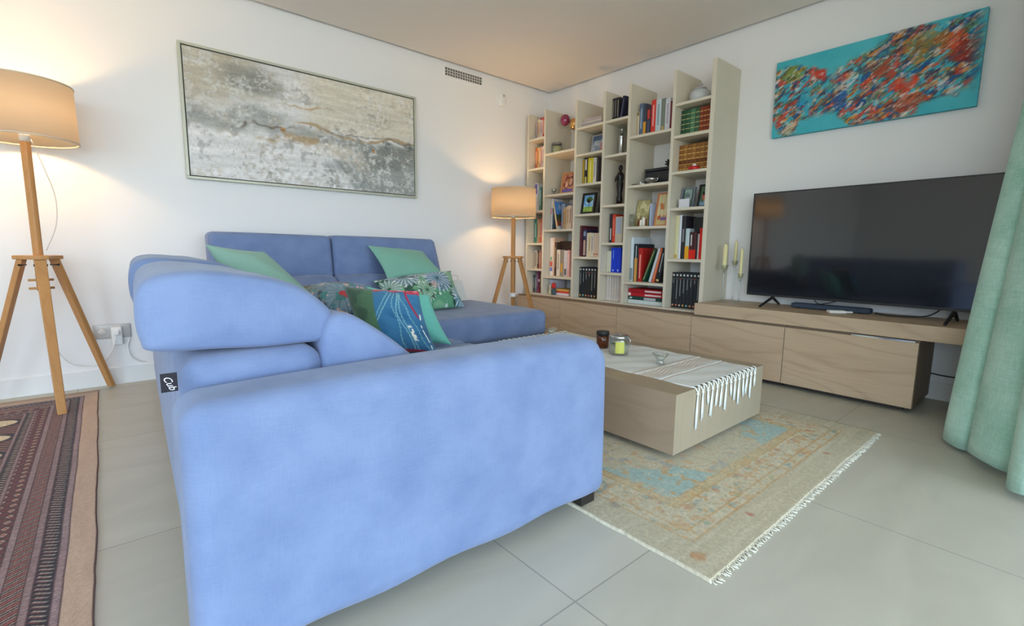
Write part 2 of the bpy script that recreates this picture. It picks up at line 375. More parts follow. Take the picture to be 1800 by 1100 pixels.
# ------------------------------------------------------------------ paintings
def grey_paint(u, v):                       # u left-right, v bottom-top
    wx = fbm(u*6, v*3, 4, 1)-.5; wy = fbm(u*6, v*3, 4, 2)-.5
    X = u+wx*.10; Y = v+wy*.24
    fine = fbm(u*70, v*34, 4, 3); mid = fbm(u*20, v*11, 4, 4); st = fbm(u*10, v*44, 4, 5); pat = fbm(u*7, v*4, 3, 9)
    C = np.ones(u.shape+(3,))*hexa('e4e2e2')
    C = blend(C, 'e0d9ca', S(.38, .52, X)*S(.50, .60, Y))                                     # cream, upper right
    C = blend(C, 'c6bfae', S(.34, .2, X)*S(.55, .75, Y))
    C = blend(C, '96968f', S(.16, .06, np.hypot((X-.24)*1.0, (Y-.86)*.8)))                    # grey patch top left
    C = blend(C, 'aeb0ae', S(.42, .30, X)*S(.14, .05, np.abs(Y-.50)))                         # grey band left middle
    C = blend(C, 'b4b6b4', S(.10, .03, np.abs(Y-.44))*S(.30, .42, X)*S(.85, .7, X))
    C = blend(C, '8f918e', S(.68, .76, X)*S(.53, .47, Y))                                     # grey field lower right
    C = blend(C, 'a2a6a3', S(.50, .58, X-(.30-Y)*.45)*S(.30, .22, Y))
    C = blend(C, 'ddd6cc', S(.12, .05, np.hypot((X-.62)*.7, Y-.33)))
    C = blend(C, 'bb9c74', S(.05, .01, np.abs(Y-(.35+.08*u)))*S(.10, .18, X)*S(.66, .5, X)*S(.42, .56, mid)*.8)
    C = blend(C, 'b79c78', S(.022, .006, np.abs(Y-(.56+.03*np.sin(u*16)-.03*(u > 0))))*S(.36, .44, X)*.85)
    C = blend(C, 'bfa27c', S(.016, .004, np.abs(Y-.72-.03*np.sin(u*12)))*S(.32, .38, X)*S(.60, .5, X)*.7)
    C = blend(C, '6f665c', S(.012, .004, np.abs(Y-(.41+.16*u)))*S(.14, .2, X)*S(.42, .34, X)*.75)
    C = blend(C, '7b756c', S(.012, .004, np.abs(Y-(.555+.025*np.sin(u*18))))*S(.5, .6, X)*.55)
    C = blend(C, 'b3793f', S(.016, .006, np.hypot(u-.355, (v-.475)*.5))*.9+S(.012, .004, np.hypot(u-.775, (v-.40)*.35))*.8)
    edge = S(.10, .02, np.abs(Y-.48))*S(.25, .4, u)+S(.06, .02, np.abs(X-.72))*S(.5, .4, Y)*.8+S(.05, .01, np.abs(X-.56))*S(.25, .15, Y)
    C = blend(C, '6f7473', np.clip(edge, 0, 1)*S(.54, .62, mid)*S(.45, .58, fine)*.85)
    gr = S(.68, .76, X)*S(.53, .47, Y)+S(.42, .3, X)*S(.42, .5, Y)
    C = blend(C, 'd9dad7', np.clip(gr, 0, 1)*S(.48, .66, .6*fbm(u*26, v*13, 6, 13)+.4*fbm(u*110, v*70, 3, 14))*.8)
    C = blend(C, 'f4f3f1', S(.50, .66, fine)*S(.42, .58, pat)*.5); C = blend(C, 'b3a791', S(.50, .38, fine)*S(.5, .6, fbm(u*9, v*5, 4, 19))*.3)
    C = blend(C, '85827d', S(.60, .70, fbm(u*40, v*22, 4, 15))*S(.5, .6, pat)*.35)
    C = blend(C, '8a8781', S(.40, .28, fbm(u*90, v*46, 4, 23))*.35*S(.45, .6, fbm(u*5, v*3, 3, 33)))
    return C*(.86+.16*st[..., None]+.10*fbm(u*160, v*80, 2, 24)[..., None])
pic = thing('grey_abstract_painting', (-2.557, -.02, 1.346), 'large grey and cream abstract painting in thin champagne frame above sofa', 'painting')
fm = mat('champagne_frame', 'c6c8b8', .4, metal=.2); ax0, ax1, az0, az1 = -3.424, -1.693, 1.346, 2.215
t = .016
mk('frame', MB().box(ax0, ax1, -.045, -.002, az0, az0+t).box(ax0, ax1, -.045, -.002, az1-t, az1).box(ax0, ax0+t, -.045, -.002, az0+t, az1-t).box(ax1-t, ax1, -.045, -.002, az0+t, az1-t), fm, pic, bevel=.002)
mk('backing', MB().box(ax0+t, ax1-t, -.014, -.004, az0+t, az1-t), mat('frame_shadow', '6b6862', .8), pic)
e = t+.007
mk('stretcher', MB().box(ax0+e, ax1-e, -.035, -.015, az0+e, az1-e), mat('canvas_edge', 'b9b6ae', .8), pic)
def gp(u, v):
    return np.stack([ax0+e+(ax1-ax0-2*e)*u, np.full(u.shape, -.036)-.002*fbm(u*60, v*30, 3), az0+e+(az1-az0-2*e)*v], -1)
grid('canvas', 420, 210, gp, grey_paint, colmat('painted_canvas', .6, .3, .15, 120), pic)

def teal_paint(u, v):                       # u: left-right as seen
    x = u*2.1; y = v; ang = .6
    a = x*math.cos(ang)+y*math.sin(ang); b = -x*math.sin(ang)+y*math.cos(ang)
    C = np.ones(u.shape+(3,))*hexa('3fb0be'); C = blend(C, '5cc4d0', fbm(x*4, y*4, 3, 2))
    m = fbm(x*2.6+3, y*2.6, 4, 11)
    band = S(.46, .10, np.abs(y-.50-.06*np.sin(x*5)))
    up_ = .50+.06*np.sin(u*7+.6)+.16*(u-.4)
    band = S(.62, .18, np.abs(y-up_)); mass = S(.40, .50, m*.62+band*.30+.07*S(.3, 1, u)*band-.02)*S(1.05, .95, u+.05*m)*1.0
    k = lambda sx, sy, sd: fbm(a*sx, b*sy, 4, sd)
    pal = [('4d5a6b', 20, .50), ('8a5a48', 21, .52), ('2f6f8f', 22, .54), ('a8834c', 23, .58), ('5b3f4c', 24, .54), ('1d62a6', 25, .60), ('c9a89a', 26, .64), ('5d8a6a', 27, .62), ('41c0d8', 28, .62), ('d84a34', 29, .66), ('e9d9d0', 30, .70), ('e58b3c', 31, .71)]
    D = np.ones(u.shape+(3,))*hexa('5b6470')
    for h, sd, th in pal:
        n = k(9, 20, sd); D = blend(D, h, S(th-.09, th+.05, n)*.8)
    blob = lambda cx, cy2, rx, ry: S(1.3, .4, ((u-cx)/rx)**2+((v-cy2)/ry)**2+(fbm(a*14, b*24, 4, 40)-.5)*3.2)*.85
    D = blend(D, '35b8d6', blob(.20, .42, .06, .16)*.9); D = blend(D, '8f9a3c', blob(.10, .80, .06, .12)*.8)
    D = blend(D, 'd8382c', blob(.27, .74, .035, .10)*.9); D = blend(D, 'e0452f', blob(.68, .37, .07, .08)*.9)
    D = blend(D, 'e2552a', blob(.88, .74, .07, .10)*.85); D = blend(D, '8e2a26', blob(.93, .60, .06, .12)*.8)
    D = blend(D, 'c2502f', blob(.72, .16, .09, .09)*.8); D = blend(D, 'a4553b', blob(.57, .60, .05, .10)*.7)
    D = blend(D, 'a5823e', blob(.76, .78, .10, .14)*.7); D = blend(D, '1e5fae', blob(.38, .33, .04, .12)*.8)
    D = blend(D, 'c63c33', blob(.03, .16, .035, .10)*.85); D = blend(D, 'd5c7a2', blob(.10, .12, .04, .10)*.8)
    C = C*(1-mass[..., None])+D*mass[..., None]
    st = fbm(a*16, b*60, 3, 50); C = blend(C, 'e6e2dc', S(.66, .76, st)*mass*.55); C = blend(C, '2b2436', S(.36, .28, st)*mass*.45)
    return C
PY0, PY1, PZ0, PZ1 = -2.391, -3.497, 1.740, 2.268
tp = thing('teal_abstract_painting', (-.02, (PY0+PY1)/2, PZ0), 'turquoise abstract canvas with red and blue paint above television', 'painting')
mk('stretcher', MB().box(-.034, -.002, PY1, PY0, PZ0, PZ1), mat('teal_edge', '2a9caa', .6), tp, bevel=.002)
grid('canvas', 400, 190, lambda u, v: np.stack([np.full(u.shape, -.0355)-.0015*fbm(u*60, v*30, 3), PY0+(PY1-PY0)*u, PZ0+(PZ1-PZ0)*v], -1), teal_paint, MATS['painted_canvas'], tp)

# ------------------------------------------------------------------ rugs
def rugpos(x0, x1, y0, y1, th, wob=.004):
    def f(u, v):
        ed = np.minimum.reduce([u, 1-u, v, 1-v])
        X = x0+(x1-x0)*u+wob*(fbm(v*14, u*0+1, 3, 5)-.5)*2*(np.abs(u-.5)*2)**4
        Y = y0+(y1-y0)*v+wob*(fbm(u*9, v*0+3, 3, 6)-.5)*2*(np.abs(v-.5)*2)**4
        Z = np.where(ed < 1e-6, .0005, th)+.0006*fbm(u*200, v*200, 2)
        return np.stack([X, Y, Z], -1)
    return f
RX0, RX1, RY0, RY1 = -2.705, -1.0, -3.41, -1.2
def beige_rug(u, v):
    x = RX0+(RX1-RX0)*u; y = RY0+(RY1-RY0)*v
    d = np.minimum.reduce([x-RX0, RX1-x, y-RY0, RY1-y])
    C = np.ones(u.shape+(3,))*hexa('c3b99e'); C = blend(C, 'b3a88c', fbm(x*4, y*4, 4, 1)); C = blend(C, 'd0c8b0', S(.5, .7, fbm(x*3, y*60, 3, 2))*.6)
    def spots(sc, sd, th, wd=.12): return S(th-.03, th+wd, fbm(x*sc*1.7, y*sc*1.7, 3, sd))*.8
    bord = S(.118, .124, d)*S(.300, .294, d); inner = S(.300, .306, d)
    C = blend(C, 'cfc5a8', bord*.7)
    C = blend(C, 'c98d4e', bord*spots(26, 3, .56)*.85); C = blend(C, '6f9296', bord*spots(19, 4, .66)*.9); C = blend(C, 'b5483a', bord*spots(30, 5, .76)*.9)
    C = blend(C, 'd9d3c0', bord*spots(34, 6, .66)*.7); C = blend(C, '8a9a6a', bord*spots(24, 12, .70)*.8)
    for dd in (.124, .165, .262, .300): C = blend(C, 'bf8d4f', S(.005, .002, np.abs(d-dd-.002*np.sin(x*90)*np.sin(y*90)))*.75)
    C = blend(C, 'c8a15c', S(.262, .266, d)*S(.298, .294, d)*.5)
    gx = np.abs((x*5.2) % 1-.5); gy = np.abs((y*5.2) % 1-.5)
    C = blend(C, 'b86b45', bord*S(.13, .08, np.hypot(gx, gy)+.05*fbm(x*40, y*40, 2, 8))*.55)
    C = blend(C, 'c6bda2', inner*.8)
    cx = np.minimum(x-RX0, RX1-x)-.30; cyy = np.minimum(y-RY0, RY1-y)-.30
    sp = inner*S(.008, -.008, (cx+cyy*1.05)-.36+.03*np.sin(cx*40)+.03*np.sin(cyy*35))*S(-.003, .005, np.maximum(cx, cyy)-.02)
    C = blend(C, '93b8ba', sp*.9); C = blend(C, 'd0954f', sp*spots(20, 7, .60)*.95); C = blend(C, 'd8d0b8', sp*spots(32, 17, .66)*.8)
    fi = inner*(1-sp)
    C = blend(C, 'c98f55', fi*spots(15, 9, .64)*.7); C = blend(C, '8a94a0', fi*spots(12, 10, .70)*.8); C = blend(C, 'b9583f', fi*spots(22, 13, .76)*.8); C = blend(C, '9a9c74', fi*spots(17, 11, .67)*.6)
    for (sx, sy2, c, r) in ((-2.63, -3.33, 'b5713c', .035), (-2.28, -3.33, 'b3573a', .02), (-2.59, -3.0, '8c8478', .03), (-1.5, -3.33, 'b3643a', .02)):
        C = blend(C, c, S(r, r*.4, np.hypot((x-sx), (y-sy2))+r*.8*(fbm(x*60, y*60, 2, 3)-.4))*.7)
    C = blend(C, 'e0dccb', S(.012, .006, RX1-x)*.0+S(.010, .004, x-RX0)*.8+S(.008, .002, y-RY0)*.8)
    n = fbm(x*150, y*150, 2, 14); C = blend(C, 'c2b99f', .22+.25*S(.4, .6, fbm(x*5, y*5, 3, 31))); return C*(.9+.2*n[..., None])
M_rug = colmat('wool_pile', .95, .05, .5, 600, .2)
rg = thing('beige_rug', (-1.85, -2.3, 0), 'faded beige floral rug with light blue corners under coffee table', 'rug')
grid('pile', 430, 560, rugpos(RX0, RX1, RY0, RY1, .009, .006), beige_rug, M_rug, rg)
fr = MB()
for i in range(150):
    x = RX0+.01+(RX1-RX0-.02)*i/149+random.uniform(-.003, .003)
    fr.tube([(x, RY0+.004, .006), (x+random.uniform(-.006, .006), RY0-.006, .004), (x+random.uniform(-.008, .008), RY0-random.uniform(.010, .02), .002)], .0022, 4)
mk('fringe', fr, mat('cotton_fringe', 'd9d6c8', .9), rg)
LX0, LX1, LY0, LY1 = -4.95, -3.975, -3.35, -.165
def red_rug(u, v):
    x = LX0+(LX1-LX0)*u; y = LY0+(LY1-LY0)*v; d = np.minimum.reduce([LX1-x, LY1-y, x-LX0, y-LY0])
    sdl = np.where(LX1-x < LY1-y, y, x)          # coordinate running along the nearest border
    C = np.ones(u.shape+(3,))*hexa('c0a088'); C = blend(C, 'd0b096', fbm(x*60, y*8, 3, 2))
    C = blend(C, '6d4a44', S(.006, .002, d)*.9)
    z1 = S(.062, .065, d)
    C = blend(C, '4a2c2e', z1)
    pat = lambda f1, f2: (np.sin(sdl*f1)*np.sin(d*f2) > 0).astype(float)
    zig = lambda per, amp, c, wd: S(wd, wd*.5, np.abs(((sdl/per) % 1-.5)*2*amp+c-d))
    stripes = [(.066, .084, 'b09a98', '6d3030'), (.124, .142, 'a78d8a', '5d2a2c'), (.184, .202, 'ab9390', '5f2b2d'), (.250, .262, 'a88e8a', '5f2b2d'), (.288, .300, 'a88e8a', '5f2b2d')]
    def bandm(a, b): return S(a, a+.003, d)*S(b, b-.003, d)
    m = bandm(.084, .124); C = blend(C, '231d25', m*.85); C = blend(C, 'c9b2a2', m*zig(.020, .014, .104, .0035)); C = blend(C, 'a9473c', m*zig(.020, .014, .112, .003)*.7)
    m = bandm(.142, .184); C = blend(C, '33262a', m*.8); C = blend(C, 'c6a892', m*S(.5, .35, np.abs(((sdl+d*.6)/.012) % 1-.5)*2)*.75); C = blend(C, '9c3b34', m*S(.5, .3, np.abs(((sdl+d*.6)/.036) % 1-.5)*2)*.6)
    m = bandm(.202, .250); C = blend(C, '6b302e', m)
    lx = np.abs((sdl/.045) % 1-.5); ld = np.abs(((d-.202)/.032) % 1-.5)
    C = blend(C, '1f2226', m*S(.10, .05, np.abs(lx+ld-.42))*.9); C = blend(C, 'cfae95', m*S(.10, .05, np.abs(lx+ld-.24))*.85); C = blend(C, 'b4543f', m*S(.12, .06, lx+ld)*.9)
    m = bandm(.262, .288); C = blend(C, '2a2126', m*.8); C = blend(C, 'c4a48c', m*zig(.022, .010, .268, .0035))
    m = S(.300, .303, d); C = blend(C, '52292a', m)
    for a, b, c, e2 in stripes:
        mm = bandm(a, b); C = blend(C, c, mm*.9); C = blend(C, e2, mm*S(.4, .25, np.abs((sdl/.008) % 1-.5)*2)*.6); 
    ex = (x+4.39)/.11; ey = ((y+.586)/.257); ey = (ey+.5) % 1-.5; ey = ey*.257/.065; rr2 = np.hypot(ex, ey)
    C = blend(C, 'd8c3a0', m*S(1.0, .93, rr2)); C = blend(C, '7a332e', m*S(.45, .4, rr2)*(np.sin(x*90) > 0)*.8)
    C = blend(C, '1f1d24', m*S(.12, .05, np.abs(rr2-1.08)))
    C = blend(C, 'c9a98c', m*S(1.2, 1.3, rr2)*S(.5, .3, np.abs(((x+y)/.03) % 1-.5)*2)*.5)
    n = fbm(x*220, y*220, 2, 3); k = np.where(z1 > .5, .4, .14); return C*(1-k/2+k*n)[..., None]
rl = thing('red_oriental_rug', (-4.4, -1.7, 0), 'dark red patterned oriental rug with tan edge under left floor lamp', 'rug')
grid('pile', 330, 1060, rugpos(LX0, LX1, LY0, LY1, .007, .005), red_rug, M_rug, rl)
tb = MB(); tb.box(LX0, LX1, LY1+.001, LY1+.055, 0, .004); mk('flat_woven_end', tb, mat('kilim_tan', 'b59c86', .95, bump=.4, bscale=500), rl)

# ------------------------------------------------------------------ sofa
M_sofa = fabric('blue_sofa_cloth', '697ca4', '7b8db3', 420, .2, .8)
sofa = thing('sectional_sofa', (-3.2, -1.5, 0), 'blue fabric corner sofa with chaise and folded headrests', 'sofa')
SH = lambda y: .038*(y+2.96)
shr = lambda p, q=None: (p[0]+SH(p[1]), p[1], p[2])
def ns(z): return 0
# arm nearest the camera
def armfn(p, q):
    x, y, z = p
    if q[0] > 0 and q[2] > 0:                    # generous radius at the free top corner
        R = .10; cx_, cz_ = -2.60-R, .605-R
        if x > cx_ and z > cz_:
            dx, dz = x-cx_, z-cz_; m = max(dx, dz)
            L = math.hypot(dx, dz)
            if L > 1e-9: x = cx_+dx/L*m; z = cz_+dz/L*m
    z += .012*max(0, 1-q[0]**2)*max(0, q[2])*(1-.3*abs(q[1])) 
    y -= .006*math.sin(x*4+z*3)*max(0, -q[1])
    if q[2] < -.9: z += .005*math.sin(x*17)
    return (x, y, z)
mk('armrest', MB().rbox(-3.815, -2.60, -2.965, -2.785, .055, .605, .045, 26, 4, (0, .008, 0), armfn), M_sofa, sofa)
# back body of the long section
bodyfn = lambda p, q: shr(p)
mk('back_frame', MB().rbox(-3.80, -3.50, -2.78, -.12, .055, .655, .05, 20, 4, (0.01, 0, .004), bodyfn), M_sofa, sofa)
prof_h = [(-3.864, .776), (-3.846, .822), (-3.795, .84), (-3.70, .838), (-3.61, .824), (-3.535, .794), (-3.475, .745), (-3.453, .702), (-3.462, .668), (-3.50, .655), (-3.66, .660), (-3.83, .672), (-3.86, .70)]
def wrink(t, a=.0025): 
    t = shr(t); return (t[0], t[1], t[2]+a*math.sin(t[0]*31+t[1]*17)*math.sin(t[1]*9))
mk('headrest', MB().softprism(prof_h, 'y', -2.745, -1.93, .035, 14, wrink), M_sofa, sofa)
prof_h2 = [(x-.012, z+.012) for x, z in prof_h]
mk('headrest', MB().softprism(prof_h2, 'y', -1.915, -1.12, .035, 14, wrink), M_sofa, sofa)
prof_b = [(-3.50, .42), (-3.50, .60), (-3.49, .70), (-3.44, .725), (-3.365, .69), (-3.30, .645), (-3.235, .585), (-3.165, .515), (-3.12, .45), (-3.12, .41), (-3.3, .40)]
bw = lambda t: (t[0]+SH(t[1])*.5+.004*math.sin(t[1]*14+t[2]*20), t[1], t[2]+.004*math.sin(t[0]*22+t[1]*6))
mk('back_cushion', MB().softprism(prof_b, 'y', -2.775, -1.90, .03, 14, bw), M_sofa, sofa)
mk('back_cushion', MB().softprism(prof_b, 'y', -1.89, -1.00, .03, 14, bw), M_sofa, sofa)
# seats
wav = lambda p, q: (p[0], p[1], p[2]+.004*math.sin(p[0]*5+1)*math.cos(p[1]*6)*max(0, q[2]))
mk('seat_cushion', MB().rbox(-3.5, -2.465, -2.782, -1.95, .215, .415, .04, 12, 4, (.006, 0, .012), wav), M_sofa, sofa)
mk('seat_cushion', MB().rbox(-3.5, -2.465, -1.945, -1.34, .215, .415, .04, 12, 4, (.006, 0, .012), wav), M_sofa, sofa)
mk('corner_cushion', MB().rbox(-3.5, -2.465, -1.335, -.3, .215, .415, .04, 12, 4, (.0, 0, .012), wav), M_sofa, sofa)
mk('base', MB().rbox(-3.5, -2.475, -2.782, -.12, .06, .212, .02, 8, 3), M_sofa, sofa)
mk('chaise_cushion', MB().rbox(-2.46, -1.275, -1.325, -.3, .225, .43, .05, 16, 4, (.004, .008, .012), wav), M_sofa, sofa)
mk('chaise_base', MB().rbox(-2.46, -1.285, -1.315, -.12, .06, .222, .02, 10, 3), M_sofa, sofa)
# section along the wall
mk('rear_frame', MB().rbox(-3.48, -1.60, -.30, -.10, .06, .655, .04, 14, 4), M_sofa, sofa)
tfn = lambda x1, k: (lambda p, q: (p[0]+(k*(.98-p[2]) if q[0] > 0 else 0)*q[0], p[1]-.10*(.98-p[2])*1.0, p[2]-.012*(p[0]+3.4)*max(0, q[2])))
mk('headrest', MB().rbox(-3.365, -2.572, -.30, -.125, .66, .992, .035, 12, 4, (.0, .012, .004), tfn(0, .02)), M_sofa, sofa)
mk('headrest', MB().rbox(-2.562, -1.665, -.30, -.125, .66, .998, .035, 12, 4, (.0, .012, .004), tfn(0, .18)), M_sofa, sofa)
prof_c = [(-.31, .43), (-.31, .62), (-.33, .68), (-.40, .695), (-.47, .675), (-.54, .60), (-.60, .50), (-.61, .44), (-.45, .42)]
mk('back_cushion', MB().softprism(prof_c, 'x', -3.42, -2.60, .03, 12, lambda t: (t[0], t[1], t[2]+.004*math.sin(t[0]*20))), M_sofa, sofa)
mk('back_cushion', MB().softprism(prof_c, 'x', -2.59, -1.64, .03, 12, lambda t: (t[0], t[1], t[2]+.004*math.sin(t[0]*18))), M_sofa, sofa)
M_leg = mat('dark_leg', '2b2724', .4)
for lx, ly in ((-2.66, -2.90), (-3.74, -2.90), (-1.34, -1.25), (-3.60, -.2), (-1.36, -.2), (-2.54, -1.7)):
    mk('leg', MB().box(lx-.035, lx+.035, ly-.035, ly+.035, .0098 if lx > -2.7 and ly < -1.15 else 0, .062), M_leg, sofa, bevel=.004)
# woven label hanging in the seam
tg = MB().box(-3.822, -3.792, -2.7875, -2.7835, .575, .655) if False else MB().box(-3.806, -3.776, -2.792, -2.788, .585, .641)
# label sits on the near end of the back frame, proud of the cloth
LBX0, LBX1, LBZ0, LBZ1 = -3.827, -3.799, .602, .640
lab = mk('care_label', MB().box(LBX0, LBX1, -2.800, -2.797, LBZ0, LBZ1), mat('label_black', '1d1a24', .7), sofa, label='small black woven label with white script')
def text_mesh(name, body, size, M, m, parent, bold=0, shear=0):
    cu = bpy.data.curves.new(name, 'FONT'); cu.body = body; cu.size = size; cu.extrude = .0003; cu.align_x = 'CENTER'; cu.align_y = 'CENTER'; cu.offset = bold; cu.shear = shear; cu.resolution_u = 3
    to = bpy.data.objects.new(name, cu); COL.objects.link(to); bpy.context.view_layer.update()
    me = bpy.data.meshes.new_from_object(to); bpy.data.objects.remove(to); me.transform(M); me.materials.append(m)
    me.transform(Matrix.Translation(-wloc(parent)))
    o = bpy.data.objects.new(name, me); COL.objects.link(o); o.parent = parent; return o
# text reads downward along the strip
Mt = Matrix.Translation(((LBX0+LBX1)/2, -2.8008, (LBZ0+LBZ1)/2)) @ Matrix(((1, 0, 0, 0), (0, 0, -1, 0), (0, 1, 0, 0), (0, 0, 0, 1))) @ Matrix.Rotation(math.radians(-68), 4, 'Z')
text_mesh('script', 'Cub', .018, Mt, mat('label_white', 'e8e4ee', .7), lab, 0, .45)

# ------------------------------------------------------------------ throw pillows
def pillow(name, label, TL, TR, BR, BL, th, col, m, back='7fae9c', wr=.004, seed=0, n=90, bow=.075):
    A = [np.array(p, float) for p in (TL, TR, BR, BL)]
    nrm = np.cross(A[1]-A[0], A[3]-A[0]); nrm /= np.linalg.norm(nrm)
    if np.dot(nrm, np.array(CAM)-A[0]) < 0: nrm = -nrm
    ctr = sum(A)/4; loc = (A[2]+A[3])/2
    def base(u, v):
        U = u*2-1; V = v*2-1
        Uw = U*(1-bow*(1-V**2)); Vw = V*(1-bow*1.3*(1-U**2)); u2 = ((Uw+1)/2)[..., None]; v2 = ((Vw+1)/2)[..., None]
        return (A[3]*(1-u2)+A[2]*u2)*(1-v2)+(A[0]*(1-u2)+A[1]*u2)*v2
    def h(u, v, sd):
        U = u*2-1; V = v*2-1; e = np.clip((1-U**2)*(1-V**2), 0, 1)
        return th*.6*e**.5+wr*(fbm(u*5, v*5, 3, seed+sd)-.5)*2*np.clip(e*4, 0, 1)+.4*wr*np.sin((U*V)*12+seed)*np.clip(e*3, 0, 1)
    f = lambda u, v: base(u, v)+nrm*h(u, v, 0)[..., None]; g2 = lambda u, v: base(u, v)-nrm*(h(u, v, 5)*.8)[..., None]
    o = grid(name, n, n, f, col, m, None, tuple(loc), g2, back); fixn(o)
    return tag(o, label, 'cushion')
M_pil = colmat('cushion_cloth', .85, .15, .2, 500, .2)
plain = lambda c, c2: (lambda u, v: blend(np.ones(u.shape+(3,))*hexa(c), c2, fbm(u*90, v*90, 2, 3)*.6))
pillow('cushion', 'sage green cushion leaning on the folded headrests of near sofa section', (-3.50, -1.12, .905), (-3.24, -1.16, .868), (-2.99, -1.36, .575), (-3.40, -1.30, .58), .15, plain('86ac9c', '94b8a9'), M_pil, '6f9c8c', seed=1)
pillow('cushion', 'mint green rectangular cushion propped on right rear headrest', (-2.318, -.37, .915), (-1.835, -.37, .875), (-1.775, -.62, .682), (-2.30, -.66, .672), .10, plain('7db3a0', '88bcaa'), M_pil, '7db3a0', seed=2)
def leafp(dark, mids, white, seed, sc=3.2):
    def f(u, v):
        C = np.ones(u.shape+(3,))*hexa(mids[0]); C = blend(C, mids[1], S(.45, .6, fbm(u*4, v*3, 3, seed)))
        C = blend(C, dark, S(.62, .70, fbm(u*6, v*5, 3, seed+1))*.8)
        for cx, cyy, R, c1 in [(.70, .62, .42, '6d93b4'), (.28, .84, .40, '7e9aa6'), (.03, .60, .28, '85a59a'), (.46, .30, .26, '6f9f80'), (.98, .16, .30, '5f8fa4'), (.50, .98, .26, '7f8a8c')]:
            dx = (u-cx)*1.9; dy = v-cyy; r = np.hypot(dx, dy)/R; a = np.arctan2(dy, dx)
            ray = np.abs(np.sin(a*9+fbm(u*6, v*6, 2, seed)*2)); k = S(1.05, .9, r+.15*ray)
            C = blend(C, c1, k*.9); C = blend(C, white, k*S(.42, .18, ray)*S(.15, .4, r)*.95); C = blend(C, dark, k*S(.16, .08, r)*.8)
        C = blend(C, white, S(.70, .76, fbm(u*16, v*10, 3, seed+4))*.8); C = blend(C, 'd6a79a', S(.02, .0, (u-.6)**2*4+(v-.42)**2)*.7)
        C = blend(C, '2f3a34', S(.72, .78, fbm(u*14, v*9, 3, seed+7))*.7)
        return C
    return f
pillow('cushion', 'tropical leaf print cushion in green white and blue on the chaise', (-2.40, -.62, .655), (-1.70, -.60, .715), (-1.80, -.94, .456), (-2.36, -.98, .446), .16, leafp('24463c', ('5d9a78', '7fb08c'), 'eef0f0', 5), M_pil, '5d9a78', seed=3, n=150)
def floral(u, v):
    C = np.ones(u.shape+(3,))*hexa('4d6484'); C = blend(C, '6b86a4', S(.45, .6, fbm(u*5, v*4, 3, 3))); C = blend(C, '2a3548', S(.58, .68, fbm(u*7, v*6, 3, 8)))
    for cx, cyy, R in ((.55, .35, .4), (.15, .7, .3)):
        dx = u-cx; dy = v-cyy; r = np.hypot(dx, dy)/R; a = np.arctan2(dy, dx); ray = np.abs(np.sin(a*7)); C = blend(C, '86a3ae', S(1.05, .8, r+.2*ray)*.8); C = blend(C, '34455c', S(1, .8, r)*S(.18, .08, ray)*.8)
    C = blend(C, 'c23a3c', S(.62, .68, fbm(u*5+4, v*6, 2, 21))*.95); C = blend(C, 'e9b9a8', S(.70, .74, fbm(u*12, v*10, 2, 23))*.9); C = blend(C, '3f7f80', S(.62, .7, fbm(u*9, v*9, 2, 25))*.8)
    C = blend(C, '6d6244', S(.25, .1, u)*S(.4, .6, fbm(u*20, v*20, 2, 9))); return C
pillow('cushion', 'dark blue floral cushion with red blossoms lying behind the jellyfish cushion', (-3.03, -1.02, .66), (-2.66, -1.18, .665), (-2.80, -1.55, .50), (-3.14, -1.45, .52), .16, floral, M_pil, '41566f', seed=4, n=130)
def jelly(u, v):
    C = np.ones(u.shape+(3,))*hexa('3f78a0'); C = blend(C, '346a92', S(.4, .65, fbm(u*3, v*6, 3, 3)))
    g = S(.41, .385, u+.02*np.sin(v*5)); C = blend(C, '4f7256', g); C = blend(C, '3c5a48', g*S(.5, .65, fbm(u*9, v*5, 3, 6))*.9); C = blend(C, '7d9aa0', S(.08, .0, u)*.8)
    b = 1-g
    C = blend(C, 'c33a4c', b*S(.905-.12*(np.abs(u-.7))**1.2, .93-.12*(np.abs(u-.7))**1.2, v+.02*np.sin(u*30))*.95); C = blend(C, 'e0909a', b*S(.93, .95, v)*S(.4, .7, fbm(u*40, v*8, 2, 2))*.9)
    C = blend(C, 'b12a45', S(.018, .010, np.abs(u-.90-.06*np.sin(v*5)))*S(.45, .52, v)*.95)
    q = 1-v
    for cl, wd in ((.66-.75*np.clip(q-.12, 0, 1)**1.35*.9, .007), (.62-.70*np.clip(q-.10, 0, 1)**1.3*.9, .005), (.70+.03*np.sin(q*9)+.02*q, .007), (.735+.02*np.sin(q*8+.6)+.03*q, .006), (.72+.22*np.clip(q-.1, 0, 1)**.7+.01*np.sin(q*20), .004), (.68+.02*np.sin(q*12)-.05*q, .004)):
        C = blend(C, 'a9d6cf', b*S(wd, wd*.4, np.abs(u-cl+.004*np.sin(v*90)))*S(.92, .84, v)*.85)
        C = blend(C, '7fb9bd', b*S(.02, .01, np.abs(u-cl))*S(.92, .84, v)*.35*(np.sin(v*120) > 0))
    C = blend(C, 'f0f2ee', b*S(.010, .004, np.abs(u-.955-.012*np.sin(v*14)))*S(.62, .55, v)*(fbm(v*30, v*0, 1, 5) > .45))
    C = blend(C, 'f4f2e6', b*S(.035, .022, np.abs(u-.80+.08*(v-.2)))*S(.10, .13, v)*S(.34, .30, v)*S(.35, .5, fbm(u*30, v*30, 2, 7)))
    C = blend(C, 'b12a45', S(.018, .006, v)*b); return C
pillow('cushion', 'blue and green cushion with white jellyfish tentacles and red edge', (-3.04, -1.72, .715), (-2.795, -2.00, .70), (-2.775, -2.13, .425), (-3.06, -1.98, .425), .17, jelly, M_pil, '3c5a48', seed=6, n=170)
